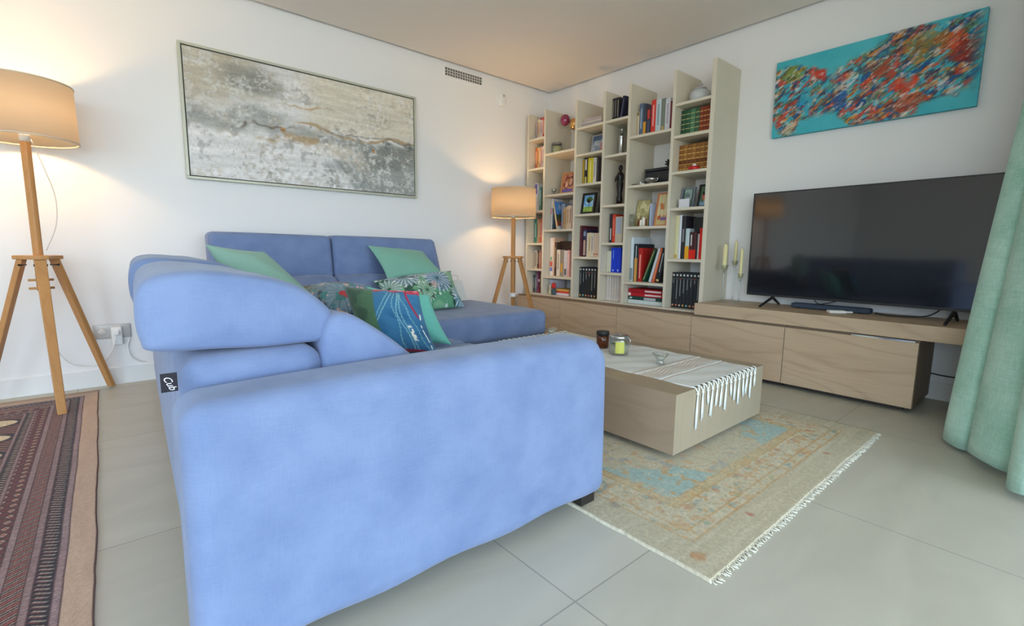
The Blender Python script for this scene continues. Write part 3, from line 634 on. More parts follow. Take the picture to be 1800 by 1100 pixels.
pillow('cushion', 'plain aqua cushion just behind the jellyfish cushion', (-2.90, -1.66, .705), (-2.66, -1.86, .665), (-2.615, -2.00, .425), (-2.86, -1.86, .43), .13, plain('6cbcae', '7ac6b8'), M_pil, '6cbcae', seed=8)
# white bag behind the tropical cushion
bg = thing('tote_bag', (-1.52, -.42, .445), 'small white paper bag standing on chaise beside tropical cushion', 'bag')
M_bag = mat('white_paper', 'dedbd2', .7)
mk('body', MB().add([(-1.62, -.48, .445), (-1.45, -.48, .445), (-1.45, -.40, .445), (-1.62, -.40, .445), (-1.64, -.47, .62), (-1.50, -.47, .62), (-1.50, -.41, .62), (-1.64, -.41, .62)], [(0, 1, 2, 3)[::-1], (0, 4, 5, 1)[::-1], (1, 5, 6, 2)[::-1], (2, 6, 7, 3)[::-1], (3, 7, 4, 0)[::-1], (4, 7, 6, 5)[::-1]]), M_bag, bg)
mk('handle', MB().tube(opath([(-1.60, -.44, .618), (-1.60, -.44, .66), (-1.53, -.44, .665), (-1.525, -.44, .618)]), .005, 6), M_bag, bg)

# ------------------------------------------------------------------ floor lamps
M_oak = wood('lamp_oak', 'c8935c', 'b07a45', 'z', 1.5, .45, .6)
M_oakh = wood('lamp_oak_flat', 'c8935c', 'b58350', 'x', 1.5, .45, .6)
def shade_mat():
    m = bpy.data.materials.new('linen_shade'); m.use_nodes = True; nt = m.node_tree; nt.nodes.clear()
    o = nt.nodes.new('ShaderNodeOutputMaterial'); a = nt.nodes.new('ShaderNodeBsdfDiffuse'); b = nt.nodes.new('ShaderNodeBsdfTranslucent'); mx = nt.nodes.new('ShaderNodeMixShader')
    n = nt.nodes.new('ShaderNodeTexNoise'); n.inputs['Scale'].default_value = 300; cr = nt.nodes.new('ShaderNodeMix'); cr.data_type = 'RGBA'
    cr.inputs[6].default_value = (*lin('e2d8c9'), 1); cr.inputs[7].default_value = (*lin('eee6da'), 1); nt.links.new(n.outputs[0], cr.inputs[0])
    nt.links.new(cr.outputs[2], a.inputs[0]); nt.links.new(cr.outputs[2], b.inputs[0]); mx.inputs[0].default_value = .85
    nt.links.new(a.outputs[0], mx.inputs[1]); nt.links.new(b.outputs[0], mx.inputs[2]); nt.links.new(mx.outputs[0], o.inputs[0]); return m
M_shade = shade_mat()
def lamp(cx, cy_, zs0, zs1, ang0, label, power, pole_bot, cordside=1):
    L = thing('floor_lamp', (cx, cy_, 0), label, 'lamp', 'tripod floor lamps')
    # shade: thin walled drum with inner face
    R = .215
    def drum(r0, r1): return MB().lathe([(r0, zs0), (R-.001, zs1), (R-.004, zs1), (r0-.003, zs0)], (cx, cy_, 0), 56, closed=True)
    sh = mk('shade', drum(R+.004, R), M_shade, L); fixn(sh)
    for z, rr in ((zs0, R+.004), (zs1, R)):
        mk('shade_ring', MB().lathe([(rr-.004, z-.003), (rr+.0025, z-.003), (rr+.0025, z+.004), (rr-.004, z+.004)], (cx, cy_, 0), 56, closed=True), mat('shade_band', 'd8c9b4', .8), L)
    sp = MB()
    for k in range(3):
        a = k*2*math.pi/3+.4; sp.tube([(cx, cy_, zs0+.06), (cx+(R-.003)*math.cos(a), cy_+(R-.003)*math.sin(a), zs0+.03)], .002, 5)
    mk('spider', sp, M_plas, L)
    mk('pole', MB().tube([(cx, cy_, pole_bot), (cx, cy_, zs0-.01)], .0215, 12, square=True), M_oak, L, bevel=.003)
    mk('socket', MB().lathe([(.018, 0), (.022, .01), (.022, .07), (.015, .075)], (cx, cy_, zs0-.01), 16), M_plas, L)
    mk('bulb', MB().lathe([(.013, 0), (.016, .02), (.03, .05), (.032, .07), (.022, .095), (0, .103)], (cx, cy_, zs0+.066), 16), mat('lit_bulb', 'ffe2b0', .3, emit='ffcf90', estr=60), L)
    # platform
    P = []; 
    for k in range(3):
        a = ang0+k*2*math.pi/3
        for s2 in (-.33, 0, .33): P.append((cx+.105*math.cos(a+s2), cy_+.105*math.sin(a+s2)))
        P.append((cx+.065*math.cos(a+math.pi/3), cy_+.065*math.sin(a+math.pi/3)))
    nP = len(P); V = [(x, y, .812) for x, y in P]+[(x, y, .834) for x, y in P]
    mk('platform', MB().add(V, [tuple(range(nP))[::-1], tuple(range(nP, 2*nP))]+[(i, (i+1) % nP, (i+1) % nP+nP, i+nP) for i in range(nP)]), M_oakh, L, bevel=.004)
    for k in range(3):
        a = ang0+k*2*math.pi/3; ca, sa = math.cos(a), math.sin(a)
        top = Vector((cx+.075*ca, cy_+.075*sa, .812)); bot = Vector((cx+.316*ca, cy_+.316*sa, .008 if k != 9 else 0))
        s1 = Vector((-sa, ca, 0)); rad = Vector((ca, sa, 0)); w1, w2, t1 = .024, .019, .014; V = []
        for c0, wd in ((bot, w2), (top, w1)):
            for i, j in ((-1, -1), (1, -1), (1, 1), (-1, 1)): V.append(tuple(c0+s1*wd*i+rad*t1*j))
        mk('leg', MB().add(V, [(3, 2, 1, 0), (4, 5, 6, 7), (0, 1, 5, 4), (1, 2, 6, 5), (2, 3, 7, 6), (3, 0, 4, 7)]), M_oak, L, bevel=.004)
        mk('hinge_bolt', MB().tube([tuple(top+s1*-.028+Vector((0, 0, -.03))), tuple(top+s1*.028+Vector((0, 0, -.03)))], .006, 10), mat('black_bolt', '222222', .4), L)
    pt = bpy.data.lights.new('lamp_light', 'POINT'); pt.energy = power; pt.color = (1, .60, .26); pt.shadow_soft_size = .035
    po = bpy.data.objects.new('lamp_light', pt); COL.objects.link(po); po.location = (0, 0, zs0+.13+.0); po.parent = L
    return L
a0 = math.atan2(-.576+.263, -4.12+4.163)
LL = lamp(-4.163, -.263, 1.445, 1.735, a0, 'taller tripod floor lamp with cream drum shade on the red rug edge', 88, .64)
for z in (.70, .655):
    mk('peg', MB().tube([(-4.163-.05, -.285, z), (-4.163+.05, -.262, z)], .007, 8), M_oakh, LL)
mk('cord', MB().tube(opath([(-4.14, -.262, 1.45), (-4.10, -.25, 1.30), (-4.07, -.235, 1.15), (-4.08, -.24, 1.0), (-4.13, -.255, .86)]), .0022, 6), mat('clear_cord', 'cfcac6', .4), LL)
LR = lamp(-.808, -.35, 1.212, 1.480, math.radians(-72), 'shorter tripod floor lamp with lit cream shade between chaise and bookcase', 54, .44)
mk('cord_coil', MB().lathe([(.026, 0), (.034, .004), (.034, .016), (.028, .02), (.034, .026), (.034, .036), (.026, .04)], (-.808, -.35, .43), 20), M_plas, LR)
mk('cord', MB().tube(opath([(-.80, -.33, .80), (-.775, -.30, .65), (-.765, -.31, .52), (-.785, -.34, .45)]), .003, 6), M_plas, LR)

# ------------------------------------------------------------------ cabinets, bookcase, TV shelf
M_cab = wood('oak_veneer_long', 'cdb599', 'a58e76', 'y', 1.0, .45, .8)
M_cabx = wood('oak_veneer_side', '8a7562', '74614e', 'z', 1.0, .5, .6)
M_shelf = mat('beige_lacquer', 'd8d0bd', .5, bump=.04, bscale=300, noise=.03, nscale=8)
CF = -.50
doors = [(-.06, -.712), (-.712, -1.399), (-1.399, -2.099), (-2.099, -2.761), (-2.761, -3.449)]
lbls = ['oak cabinet at the far left end under the bookcase behind the chaise', 'oak cabinet under the bookcase, second from the far corner', 'oak cabinet under the right part of the bookcase', 'oak cabinet under left half of television behind coffee table', 'oak cabinet under television with bright reflection strip on its door']
for i, (ya, yb) in enumerate(doors):
    c = thing('low_cabinet', (-.25, (ya+yb)/2, 0), lbls[i], 'cabinet', 'low oak cabinets along the television wall')
    mk('body', MB().box(CF+.022, -.014, yb+.001, ya-.001, .03, .42), M_cabx, c)
    mk('plinth', MB().box(CF+.06, -.03, yb+.01 if i < 4 else yb+.05, ya-.01, 0, .03), mat('plinth_dark', '3a332d', .7), c)
    mk('door', MB().box(CF, CF+.019, yb+.002, ya-.002, .032, .408), M_cab, c, bevel=.001)
    if i == 4:
        mk('edge_reflection', MB().box(CF-.0015, CF+.02, -3.43, -3.13, .4085, .4165), mat('reflection_strip_metal', 'f4f4f4', .12, metal=1), c, label='bright metal strip shaped as light reflected on door edge')  # bright strip stands in for light reflecting on the door's top edge
tag(mk('television_shelf', MB().box(CF-.002, -.001, -4.05, -2.118, .4245, .511), M_cab, bevel=.002), 'thick oak television shelf running on top of cabinets to the curtain', 'shelf')
# bookcase
bc = thing('bookcase', (-.2, -1.07, .42), 'tall beige open bookcase with six staggered columns', 'bookcase')
DV = [-.062, -.312, -.735, -1.072, -1.342, -1.764, -2.081]
BD = -.381
T = .026
for i, y in enumerate(DV):
    th = .034 if i == 6 else T
    mk('side_panel', MB().box(BD, -.001, y-th, y, .434, 2.302), M_shelf, bc, bevel=.0015)
mk('bottom_board', MB().box(BD-.004, -.001, DV[6]-.034, DV[0], .4205, .4335), M_shelf, bc, bevel=.001)
ZA, ZB, ZC = [2.046, 1.745, 1.309, .970, .698], [1.868, 1.457, 1.107, .629], [2.047, 1.802, 1.525, 1.243, .837]
for k, zs in enumerate((ZA, ZB, ZC, ZA, ZB, ZC)):
    for z in zs:
        mk('shelf', MB().box(BD+.001, -.001, DV[k+1]+.0003, DV[k]-T-.0003, z-.022, z), M_shelf, bc, bevel=.001)

COLN = ['first', 'second', 'third', 'fourth', 'fifth', 'sixth']; ORD = ['first', 'second', 'third', 'fourth', 'fifth', 'sixth', 'seventh', 'eighth', 'ninth']
ROWN = ['top', 'second', 'third', 'fourth', 'fifth', 'bottom']
def rowname(k, zi):
    n = (6, 5, 6)[k % 3]; return 'bottom' if zi == n-1 else ('top' if zi == 0 else ROWN[zi])
def zof(k, zi):
    zs = (ZA, ZB, ZC)[k % 3]; return zs[zi]+.0006 if zi < len(zs) else .4341
def cmat(h, rough=.55): return mat('cover_'+h, h, rough, noise=.06, nscale=30)
M_page = mat('paper_pages', 'd8cfba', .9, stretch=(1, 1, 1), noise=.08, nscale=200)
def book(k, zi, n, look, yL, yR, h, c, bands=(), x=-.29, depth=.16, lean=0, group=None, label=None, ord_=None):
    t = yL-yR-.0015; z = zof(k, zi)
    lb = label or f'{look}, {ORD[n]} from left on {rowname(k, zi)} shelf of {COLN[k]} bookcase column'
    o_name = 'book'
    b = MB(); w_ = .0025 if t > .012 else .0012
    b.box(0, depth, -w_, 0, 0, h).box(0, depth, -t, -t+w_, 0, h)
    sp = [(0.0, -t), (-.0015, -t*.8), (-.003, -t/2), (-.0015, -t*.2), (0, 0), (w_, -w_), (w_, -t+w_)]
    V = [(a, q, 0) for a, q in sp]+[(a, q, h) for a, q in sp]; m_ = len(sp)
    b.add(V, [tuple(range(m_)), tuple(range(m_, 2*m_))[::-1]]+[((i+1) % m_, i, i+m_, (i+1) % m_+m_) for i in range(m_)])
    o = mk(o_name, b, cmat(c), None, None, local=True); fixn(o)
    o.location = (x, yL-.0007, z+max(0, t*math.sin(lean))); o.rotation_euler = (lean, 0, 0)
    tag(o, lb, 'book', group or f'books on the {rowname(k, zi)} shelf of the {COLN[k]} bookcase column')
    mk('pages', MB().box(w_+.0005, depth-.004, -t+w_+.0003, -w_-.0003, .004, h-.004), M_page, o, local=True)
    for bd in bands:
        z0, z1, hc, wf = (list(bd)+[.8])[:4]
        q0 = -t/2-t*wf/2; q1 = -t/2+t*wf/2
        mk('spine_lettering' if wf < .5 else 'spine_band', MB().box(-.0036, -.001, q0, q1, h*z0, h*z1), mat('print_'+hc, hc, .6), o, local=True)
    return o
def lying(k, zi, n, total, look, y0, y1, z0, z1, c, depth=.18, x=-.31, bands=()):
    names = {1: ['only'], 2: ['upper', 'lower'], 3: ['top', 'middle', 'bottom'], 4: ['top', 'second', 'third', 'bottom']}[total]
    z = zof(k, zi); b = MB(); t = z1-z0; w_ = .002
    b.box(0, depth, 0, y1-y0, 0, w_).box(0, depth, 0, y1-y0, t-w_, t).box(-.002, w_, 0, y1-y0, w_, t-w_)
    o = mk('book', b, cmat(c), None, None, local=True); o.location = (x, y0, z+z0)
    tag(o, f'{look} lying flat, {names[n]} of the stack on {rowname(k, zi)} shelf of {COLN[k]} column', 'book', f'stacked books in the {COLN[k]} bookcase column')
    mk('pages', MB().box(w_+.0003, depth-.004, .003, y1-y0-.003, w_+.0002, t-w_-.0002), M_page, o, local=True)
    for (a0_, a1_, b0_, b1_, hc) in bands:
        mk('spine_lettering', MB().box(-.0028, -.001, (y1-y0)*(1-a1_), (y1-y0)*(1-a0_), t*b0_, t*b1_), mat('print_'+hc, hc, .6), o, local=True)
    return o
def row(k, zi, items, **kw):
    for n, it in enumerate(items):
        look, yL, yR, h, c = it[:5]; bands = it[5] if len(it) > 5 else (); ex = dict(kw); ex.update(it[6] if len(it) > 6 else {})
        book(k, zi, n, look, yL, yR, h, c, bands, **ex)
W_ = 'e6e2da'
tl = lambda c, a=.25, b=.85, w=.3: ((a, b, c, w),)
# column 1
row(0, 0, [('pale grey paperback', -.090, -.104, .205, 'b8b2b4', tl('77707a')), ('mauve paperback', -.104, -.118, .205, 'b59aa0', tl('e0d0d0')), ('cream paperback', -.118, -.140, .212, 'e2d2a8', tl('b0653a')), ('ivory paperback', -.140, -.160, .210, 'e8dcc8', tl('b86a5a')), ('white book with red cap', -.160, -.198, .222, 'e8d8d4', ((.9, .99, 'b23a4a', .9), (.3, .8, 'd08a80', .3))), ('bright red book', -.198, -.228, .222, 'd8402c', tl('f0c8b0'))])
row(0, 1, [('orange red book', -.093, -.128, .225, 'de7a48', tl('f4d0a8')), ('pale yellow book', -.128, -.156, .227, 'ecc68a', tl('c87a50')), ('peach book', -.156, -.180, .226, 'e4a884', tl('f6e6d8')), ('pinkish white book', -.180, -.205, .228, 'e6c8c0', tl('c08a8a')), ('white pink book', -.205, -.228, .230, 'e8dcdc', tl('c0a0a0')), ('pale blue book', -.228, -.25, .23, 'ccd2de', tl('9098a8'))])
row(0, 2, [('white book with purple patch', -.095, -.14, .295, 'dcdce4', ((.62, .97, '6a58a8', .7), (.1, .5, 'aab0c0', .3))), ('pale blue white book', -.14, -.163, .26, 'c8d2dc', tl('8898a8')), ('teal green book', -.163, -.20, .252, '5d8f86', tl('c0d8d0'))])
row(0, 3, [('sea green book', -.10, -.138, .25, '3f8f7e', tl('c8e0d8')), ('tan book', -.138, -.162, .255, 'c0a884', tl('8a6a4a')), ('light brown book', -.162, -.186, .25, 'b49072', tl('ecdcc0')), ('salmon red book', -.186, -.218, .258, 'd0705c', tl('f0c8b8'))])
row(0, 4, [('cream patterned book', -.108, -.150, .195, 'd6cfc0', ((.1, .9, '9a9088', .5),)), ('dark brown book', -.150, -.180, .195, '4f3f3c', tl('b8a898')), ('salmon book', -.180, -.208, .20, 'c08070', tl('e8c8b8'))])
row(0, 5, [('dark grey book', -.09, -.122, .19, '3e484c', tl('a0b0b4')), ('slate teal book', -.122, -.147, .192, '6f8488', tl('c8d4d4')), ('purple book', -.147, -.172, .238, '7a4a78', tl('c8a0c0')), ('maroon book with white badge', -.172, -.204, .24, '6e2a3c', ((.5, .62, 'e8dce0', .7), (.05, .12, 'd05060', .6))), ('dark olive book', -.204, -.226, .235, '55503f', tl('a8a080'))])
# column 2
row(1, 2, [('slim white book with pink edge', -.350, -.368, .32, 'dedce4', ((.5, .7, 'd880a8', .6),)), ('dark slate book', -.368, -.392, .22, '3d4a54', tl('7a8894')), ])
o = book(1, 2, 2, 'leaning', -.432, -.450, .30, 'e0c8a0', lean=math.radians(-13), depth=.17, label='landscape photo book leaning left on the third shelf of second bookcase column')
def landsc(u, v):
    C = np.ones(u.shape+(3,))*hexa('5f94d8'); C = blend(C, 'c8dcf0', S(.55, .7, fbm(u*3, v*4, 3, 2))*S(.6, .8, v)); C = blend(C, '3f4f38', S(.62, .55, v+.1*fbm(u*8, v, 2))); C = blend(C, '70543a', S(.45, .6, fbm(u*9, v*9, 2, 4))*S(.55, .4, v))
    C = blend(C, 'd8402c', S(.3, .2, v)*S(.5, .6, fbm(u*10, v*14, 2, 7))); C = blend(C, 'e8c040', S(.36, .3, v)*S(.6, .68, fbm(u*12, v*14, 2, 9))); C = blend(C, 'dcdce0', S(.11, .09, v)); return C
M_print = colmat('glossy_print', .35, .4)
grid('cover_picture', 40, 50, lambda u, v: np.stack([.006+.158*u, np.full(u.shape, -.0183), .006+.288*v], -1), landsc, M_print, None).parent = o
row(1, 2, [('', 0, 0, 0, 'ffffff')]*0)
for n_, it in enumerate([('tan book', -.520, -.548, .205, 'b89a72'), ('light tan book', -.548, -.575, .222, 'c4aa84'), ('cream book', -.575, -.607, .234, 'e0cdb4'), ('pinkish cream book', -.607, -.64, .236, 'e2cbbc')]):
    book(1, 2, n_+4, it[0], *it[1:], bands=tl('9a7a5a'))
book(1, 2, 3, 'blue grey tall book set back', -.462, -.515, .262, '7f94b4', x=-.255, depth=.13)
row(1, 3, [('tall white book with colourful drawings', -.345, -.392, .395, 'e8e0dc', ((.12, .22, '7a8ac8', .8), (.24, .38, 'd86a5a', .8), (.4, .5, '8ab890', .5))), ('tall orange cream book', -.392, -.412, .40, 'e8c0a0'), ('dark brown tall book', -.412, -.445, .35, '4e3a30', tl('a88a70')), ('cream book', -.445, -.495, .272, 'd8d0c4', tl('a09888')), ('grey book with gold foot', -.495, -.548, .265, '8f887c', ((.15, .5, 'c89a48', .6),)), ('pale grey book', -.548, -.598, .265, 'ccccd2', ((.05, .3, '6a6a70', .6),)), ('pink book', -.598, -.63, .268, 'd8a8a8', tl('f0d8d8'))])
t_ = tag(mk('boxed_game', MB().box(-.22, -.06, -.66, -.42, zof(1, 3), zof(1, 3)+.36), mat('box_dark', '3a2c28', .6), bevel=.002), 'dark brown box standing behind the short books in second bookcase column', 'box')
t_ = tag(mk('storage_box', MB().box(-.29, -.10, -.392, -.350, zof(1, 4), zof(1, 4)+.155), mat('lilac_card', 'd6d4e2', .6), bevel=.002), 'pale lilac box file at bottom left of second bookcase column', 'box')
for n_, (a, b_, c, lk) in enumerate([(.044, .064, 'e8b860', 'yellow book'), (.024, .043, 'd84a30', 'red book'), (0, .023, 'e8dcec', 'white book')]):
    lying(1, 4, n_, 3, lk, -.65, -.445, a, b_, c, .16)
toy = thing('toy_figure', (-.33, -.425, zof(1, 4)), 'small beige and red figurine at bottom of second bookcase column', 'figurine')
z0 = zof(1, 4)
mk('body', MB().lathe([(.018, 0), (.02, .02), (.012, .05), (.010, .065), (.016, .08), (.014, .1), (0, .105)], (-.335, -.405, z0), 14), mat('toy_beige', 'c8bca0', .6), toy)
mk('heart', MB().rbox(-.35, -.325, -.485, -.435, z0+.066, z0+.126, .018, 4), mat('toy_red', 'c82a24', .4), toy)
mk('base', MB().rbox(-.36, -.312, -.49, -.385, z0, z0+.064, .006, 3) if False else MB().rbox(-.353, -.317, -.482, -.44, z0, z0+.066, .012, 4), mat('toy_slate', '4a6068', .6), toy)
# column 3
for n_, (a, b_, c, lk) in enumerate([(.062, .082, 'c8b4b4', 'pinkish book'), (.040, .061, 'd2c8c0', 'cream book'), (.020, .039, 'b0a8ac', 'grey book'), (0, .019, 'd8d0cc', 'white book')]):
    lying(2, 0, n_, 4, lk, -1.0, -.775+.01*n_, a, b_, c, .2)
row(2, 2, [('mustard yellow book', -.765, -.79, .235, 'b89a30'), ('black and white book', -.79, -.832, .25, '2e2a2a', ((.55, .95, 'd8d0c8', .5), (.05, .3, 'd8c878', .5))), ('bright yellow thick book', -.832, -.900, .245, 'd8c836', tl('f0e890', .1, .9, .2)), ('white book', -.900, -.938, .240, 'e0dcd8', tl('a8a0a0')), ('dark grey slim book', -.938, -.962, .236, '504a4c')])
row(2, 4, [('tall maroon book', -.768, -.795, .300, '5e2630', (), dict(depth=.24, x=-.30)), ('navy and cream book', -.797, -.846, .265, '39304e', ((.05, .6, 'c8a890', .55), (.75, .92, '8a9ab8', .6))), ('cream thin book', -.846, -.869, .228, 'dcd0b8'), ('pale cream book', -.869, -.903, .230, 'e2d4b4', tl('b09870')), ('ivory book', -.903, -.933, .225, 'dcd4c8', tl('a8a0a0')), ('beige book', -.933, -.965, .226, 'dcc8b0', ((.08, .14, 'c04a3a', .5),)), ('light beige book', -.965, -.997, .226, 'e0ccb8', ((.08, .14, 'c04a3a', .5),))])
vol = lambda i: ((.90, .95, 'd8dcd8', .45), (.82, .835, 'b04a40' if i % 4 == 2 else '6a6a6c', .8), (.80-.09*((i*5) % 6)-.1, .80, 'b8c0c0', .10), (.05, .10, ('d8a070', 'd87058', 'c8c0b0', 'e0a868', '8ac8c0')[i % 5], .45))
row(2, 5, [('black volume', -.767-.0365*i, -.767-.0365*(i+1), .300, '22262b', vol(i+3)) for i in range(6)])
# column 4
row(3, 0, [('dark navy leather book', -1.100, -1.124, .205, '2c2a3a', ((.2, .9, '8a8478', .35),)), ('black ribbed book', -1.124, -1.150, .205, '2a2630', ((.2, .9, '7c7670', .35),)), ('black gilt book', -1.150, -1.178, .205, '26242c', ((.2, .9, '8a8474', .35),)), ('dark blue book leaning right', -1.180, -1.212, .205, '1f2440', ((.1, .9, '5a6078', .25),), dict(lean=math.radians(9)))])
row(3, 3, [('black spined book with white letters', -1.122, -1.15, .265, '23232e', tl('d8d8dc', .1, .5, .4)), ('orange red book', -1.15, -1.185, .258, 'd8452c', tl('e88a70')), ('cream and blue book', -1.185, -1.262, .235, 'd0c4b0', ((.35, .95, 'b0bcd0', .7),))])
row(3, 4, [('cream paper book', -1.100, -1.126, .195, 'd8d6c0'), ('pale green cream book', -1.126, -1.152, .195, 'dcdcc8'), ('bright blue box volume', -1.152, -1.206, .228, '1440dc', ((.55, .9, '90b0f0', .12), (.05, .12, 'c8d8f8', .25))), ('royal blue volume', -1.206, -1.262, .228, '1440dc', ((.05, .12, 'c8d8f8', .25),))])
row(3, 5, [('white volume', -1.101-.0285*i, -1.101-.0285*(i+1), .252, ('dcd4cc', 'e0dad4', 'd8ccc8')[i % 3], ((.1, .9, 'bcb0a8', .2),)) for i in range(6)])
# column 5
row(4, 0, [('narrow cream book with dark cap', -1.372, -1.396, .215, 'd2c2a4', ((.85, .98, '8a7850', .8),)), ('blue grey book', -1.396, -1.434, .278, '5a6f88', tl('a8b8c8')), ('dark slate book', -1.434, -1.466, .268, '3c4654', ((.02, .45, 'e0a030', .8),)), ('dark maroon book', -1.466, -1.512, .248, '3a2a34', ((.55, .85, 'c84038', .5), (.1, .5, '46506a', .6))), ('bright red book', -1.512, -1.556, .282, 'd63a30', tl('f0a8a0')), ('pale blue white book', -1.556, -1.607, .278, 'c2d2d8', tl('90a8b0')), ('olive grey book', -1.607, -1.645, .272, '7a8478', ((.05, .2, 'c8a860', .5),)), ('white glossy book', -1.645, -1.69, .265, 'dce0e6', tl('c0b0c0')), ('dark red slim book', -1.69, -1.712, .235, '7a3038')])
row(4, 3, [('tall white glossy book', -1.372, -1.400, .39, 'd8e4ec', ((.02, .3, '8898a0', .9),), dict(depth=.26, x=-.30)), ('black book with gold flames', -1.402, -1.45, .33, '1f2a32', ((.0, .62, 'd8a050', .6), (.62, .95, 'c8d0d0', .15)), dict(depth=.24)), ('dark red book with pink title', -1.45, -1.492, .295, 'b8241c', ((.1, .8, 'f0a090', .3),), dict(depth=.22)), ('green book leaning right', -1.494, -1.522, .30, '1f4a34', ((.05, .95, 'b8b870', .18),), dict(lean=math.radians(21))), ('white book leaning right', -1.562, -1.586, .30, 'd0d8e0', (), dict(lean=math.radians(16))), ('orange book leaning right', -1.594, -1.620, .30, 'd8603c', ((.1, .9, 'f0a070', .3),), dict(lean=math.radians(14))), ('black book leaning right', -1.628, -1.672, .295, '20262c', ((.3, .85, 'b8c0c4', .18), (.03, .09, 'e0b878', .6)), dict(lean=math.radians(11)))])
for n_, (a, b_, c, lk, bd) in enumerate([(.098, .132, 'a8121c', 'dark red book', ((.0, 1, .0, .06, '801018'), (.50, .97, .25, .7, 'e8d0d0'))), (.066, .097, 'c01a26', 'crimson book', ((.0, .08, .1, .9, 'f0e0e0'), (.50, .97, .25, .7, 'e8d0d0'))), (.034, .065, '24443e', 'dark green book', ((.05, .12, .3, .7, 'd8e0dc'), (.48, .82, .1, .8, 'b8bcc0'))), (0, .033, 'd0dcdc', 'pale white book', ())]):
    lying(4, 4, n_, 4, lk, -1.72, -1.375, a, b_, c, .2, bands=bd)
# column 6
gb = lambda c: tuple((a, a+.03, c, .85) for a in (.1, .28, .46, .64, .82))
row(5, 1, [('green gilt leather book', -1.794-.0395*i, -1.794-.0395*(i+1), .205, ('28503c', '2c5a40', '4f8060', '3a5c44')[i], gb('b8b070')) for i in range(4)]+[('russet gilt leather book', -1.952-.0275*i, -1.952-.0275*(i+1), .203, '8a3a1e', gb('d8a860')) for i in range(3)])
row(5, 2, [('tan gilt leather book', -1.792-.036*i, -1.792-.036*(i+1), .214, ('8a5a26', '9a6a30')[i % 2], gb('d8b060')+((.3, .44, '6a3818', .8),)) for i in range(7)])
row(5, 4, [('tall cream book', -1.792, -1.83, .352, 'd8d4a8', ((.02, .1, 'c8a040', .5),)), ('tall white book', -1.83, -1.852, .352, 'dfe4ee'), ('tall black book', -1.852, -1.888, .345, '2e2a30', ((.4, .7, '8a8a90', .35),)), ('pale blue and yellow book', -1.890, -1.925, .244, 'c0d4d8', ((0, .42, 'e8a820', 1.0),)), ('black and red book', -1.926, -1.962, .215, '4a2026', ((0, .35, 'e02818', 1.0), (.5, .9, 'c8d0d0', .3))), ('dark maroon book', -1.962, -1.984, .215, '54282c', ((0, .35, 'e02818', 1.0),)), ('black book', -1.984, -1.998, .205, '2a2426'), ('white thin book', -1.998, -2.010, .2, 'dcd4d0'), ('bright red tall book', -2.010, -2.042, .246, 'dc2820')])
tag(mk('binder', MB().box(-.22, -.04, -2.065, -1.91, zof(5, 4), zof(5, 4)+.335), mat('binder_black', '2b2b2c', .5), bevel=.002), 'large black binder standing behind the red books in sixth bookcase column', 'binder')
row(5, 5, [('black volume', -1.792-.031*i, -1.792-.031*(i+1), .292, '22262b', vol(i)) for i in range(8)])

# ------------------------------------------------------------------ ornaments on the shelves
def glassm(name='clear_glass'):
    m = bpy.data.materials.new(name); m.use_nodes = True; nt = m.node_tree; nt.nodes.clear()
    o = nt.nodes.new('ShaderNodeOutputMaterial'); a = nt.nodes.new('ShaderNodeBsdfTransparent'); b = nt.nodes.new('ShaderNodeBsdfGlossy'); mx = nt.nodes.new('ShaderNodeMixShader')
    a.inputs[0].default_value = (.93, .96, .95, 1); b.inputs['Roughness'].default_value = .05
    lw = nt.nodes.new('ShaderNodeLayerWeight'); lw.inputs[0].default_value = .3; mr = nt.nodes.new('ShaderNodeMapRange'); mr.inputs[3].default_value = .06; mr.inputs[4].default_value = .6; nt.links.new(lw.outputs['Facing'], mr.inputs[0]); nt.links.new(mr.outputs[0], mx.inputs[0])
    nt.links.new(a.outputs[0], mx.inputs[1]); nt.links.new(b.outputs[0], mx.inputs[2]); nt.links.new(mx.outputs[0], o.inputs[0]); return m
M_gl = glassm(); M_silver = mat('polished_silver', 'c8ccce', .2, metal=1); M_gold = mat('mercury_gold', 'd8a868', .25, metal=.9, bump=.5, bscale=150)
z = zof(1, 0)
cj = thing('candle_jar', (-.27, -.395, z), 'cream candle in a glass jar on top shelf of second bookcase column', 'candle')
mk('jar', MB().lathe([(.048, 0), (.05, .005), (.05, .095), (.047, .095), (.047, .008), (0, .008)], (-.27, -.395, z), 28), M_gl, cj)
mk('wax', MB().lathe([(.0465, .009), (.0465, .078), (0, .078)], (-.27, -.395, z), 28), mat('candle_wax', 'e6dd9e', .5), cj)
mk('lid', MB().lathe([(.051, .094), (.052, .1), (.052, .112), (0, .114)], (-.27, -.395, z), 28), mat('lid_grey', '8d8884', .35, metal=.6), cj)
def stem(x, y, z, h, rb, m, name, label):
    o = thing(name, (x, y, z), label, 'candle holder')
    mk('stem', MB().lathe([(.04, 0), (.04, .004), (.008, .01), (.005, .03), (.005, h-rb*.9), (.008, h-rb*.75)], (x, y, z), 20), M_gl, o)
    pr = [(rb*math.sin(a), h+rb*(-math.cos(a))*1.15+rb*.15) for a in np.linspace(.2, 2.6, 14)]
    mk('globe', MB().lathe(pr+[(r-.002, q) for r, q in pr[::-1]], (x, y, z), 28, closed=True), m, o); return o
stem(-.23, -.462, z, .325, .05, mat('magenta_glass', '8e2450', .15, spec=.8, coat=.6), 'stemmed_tealight_holder', 'tall glass tealight holder with round magenta globe, second bookcase column')
stem(-.20, -.56, z, .275, .05, M_gold, 'stemmed_tealight_holder', 'tall glass tealight holder with gold globe, second bookcase column')
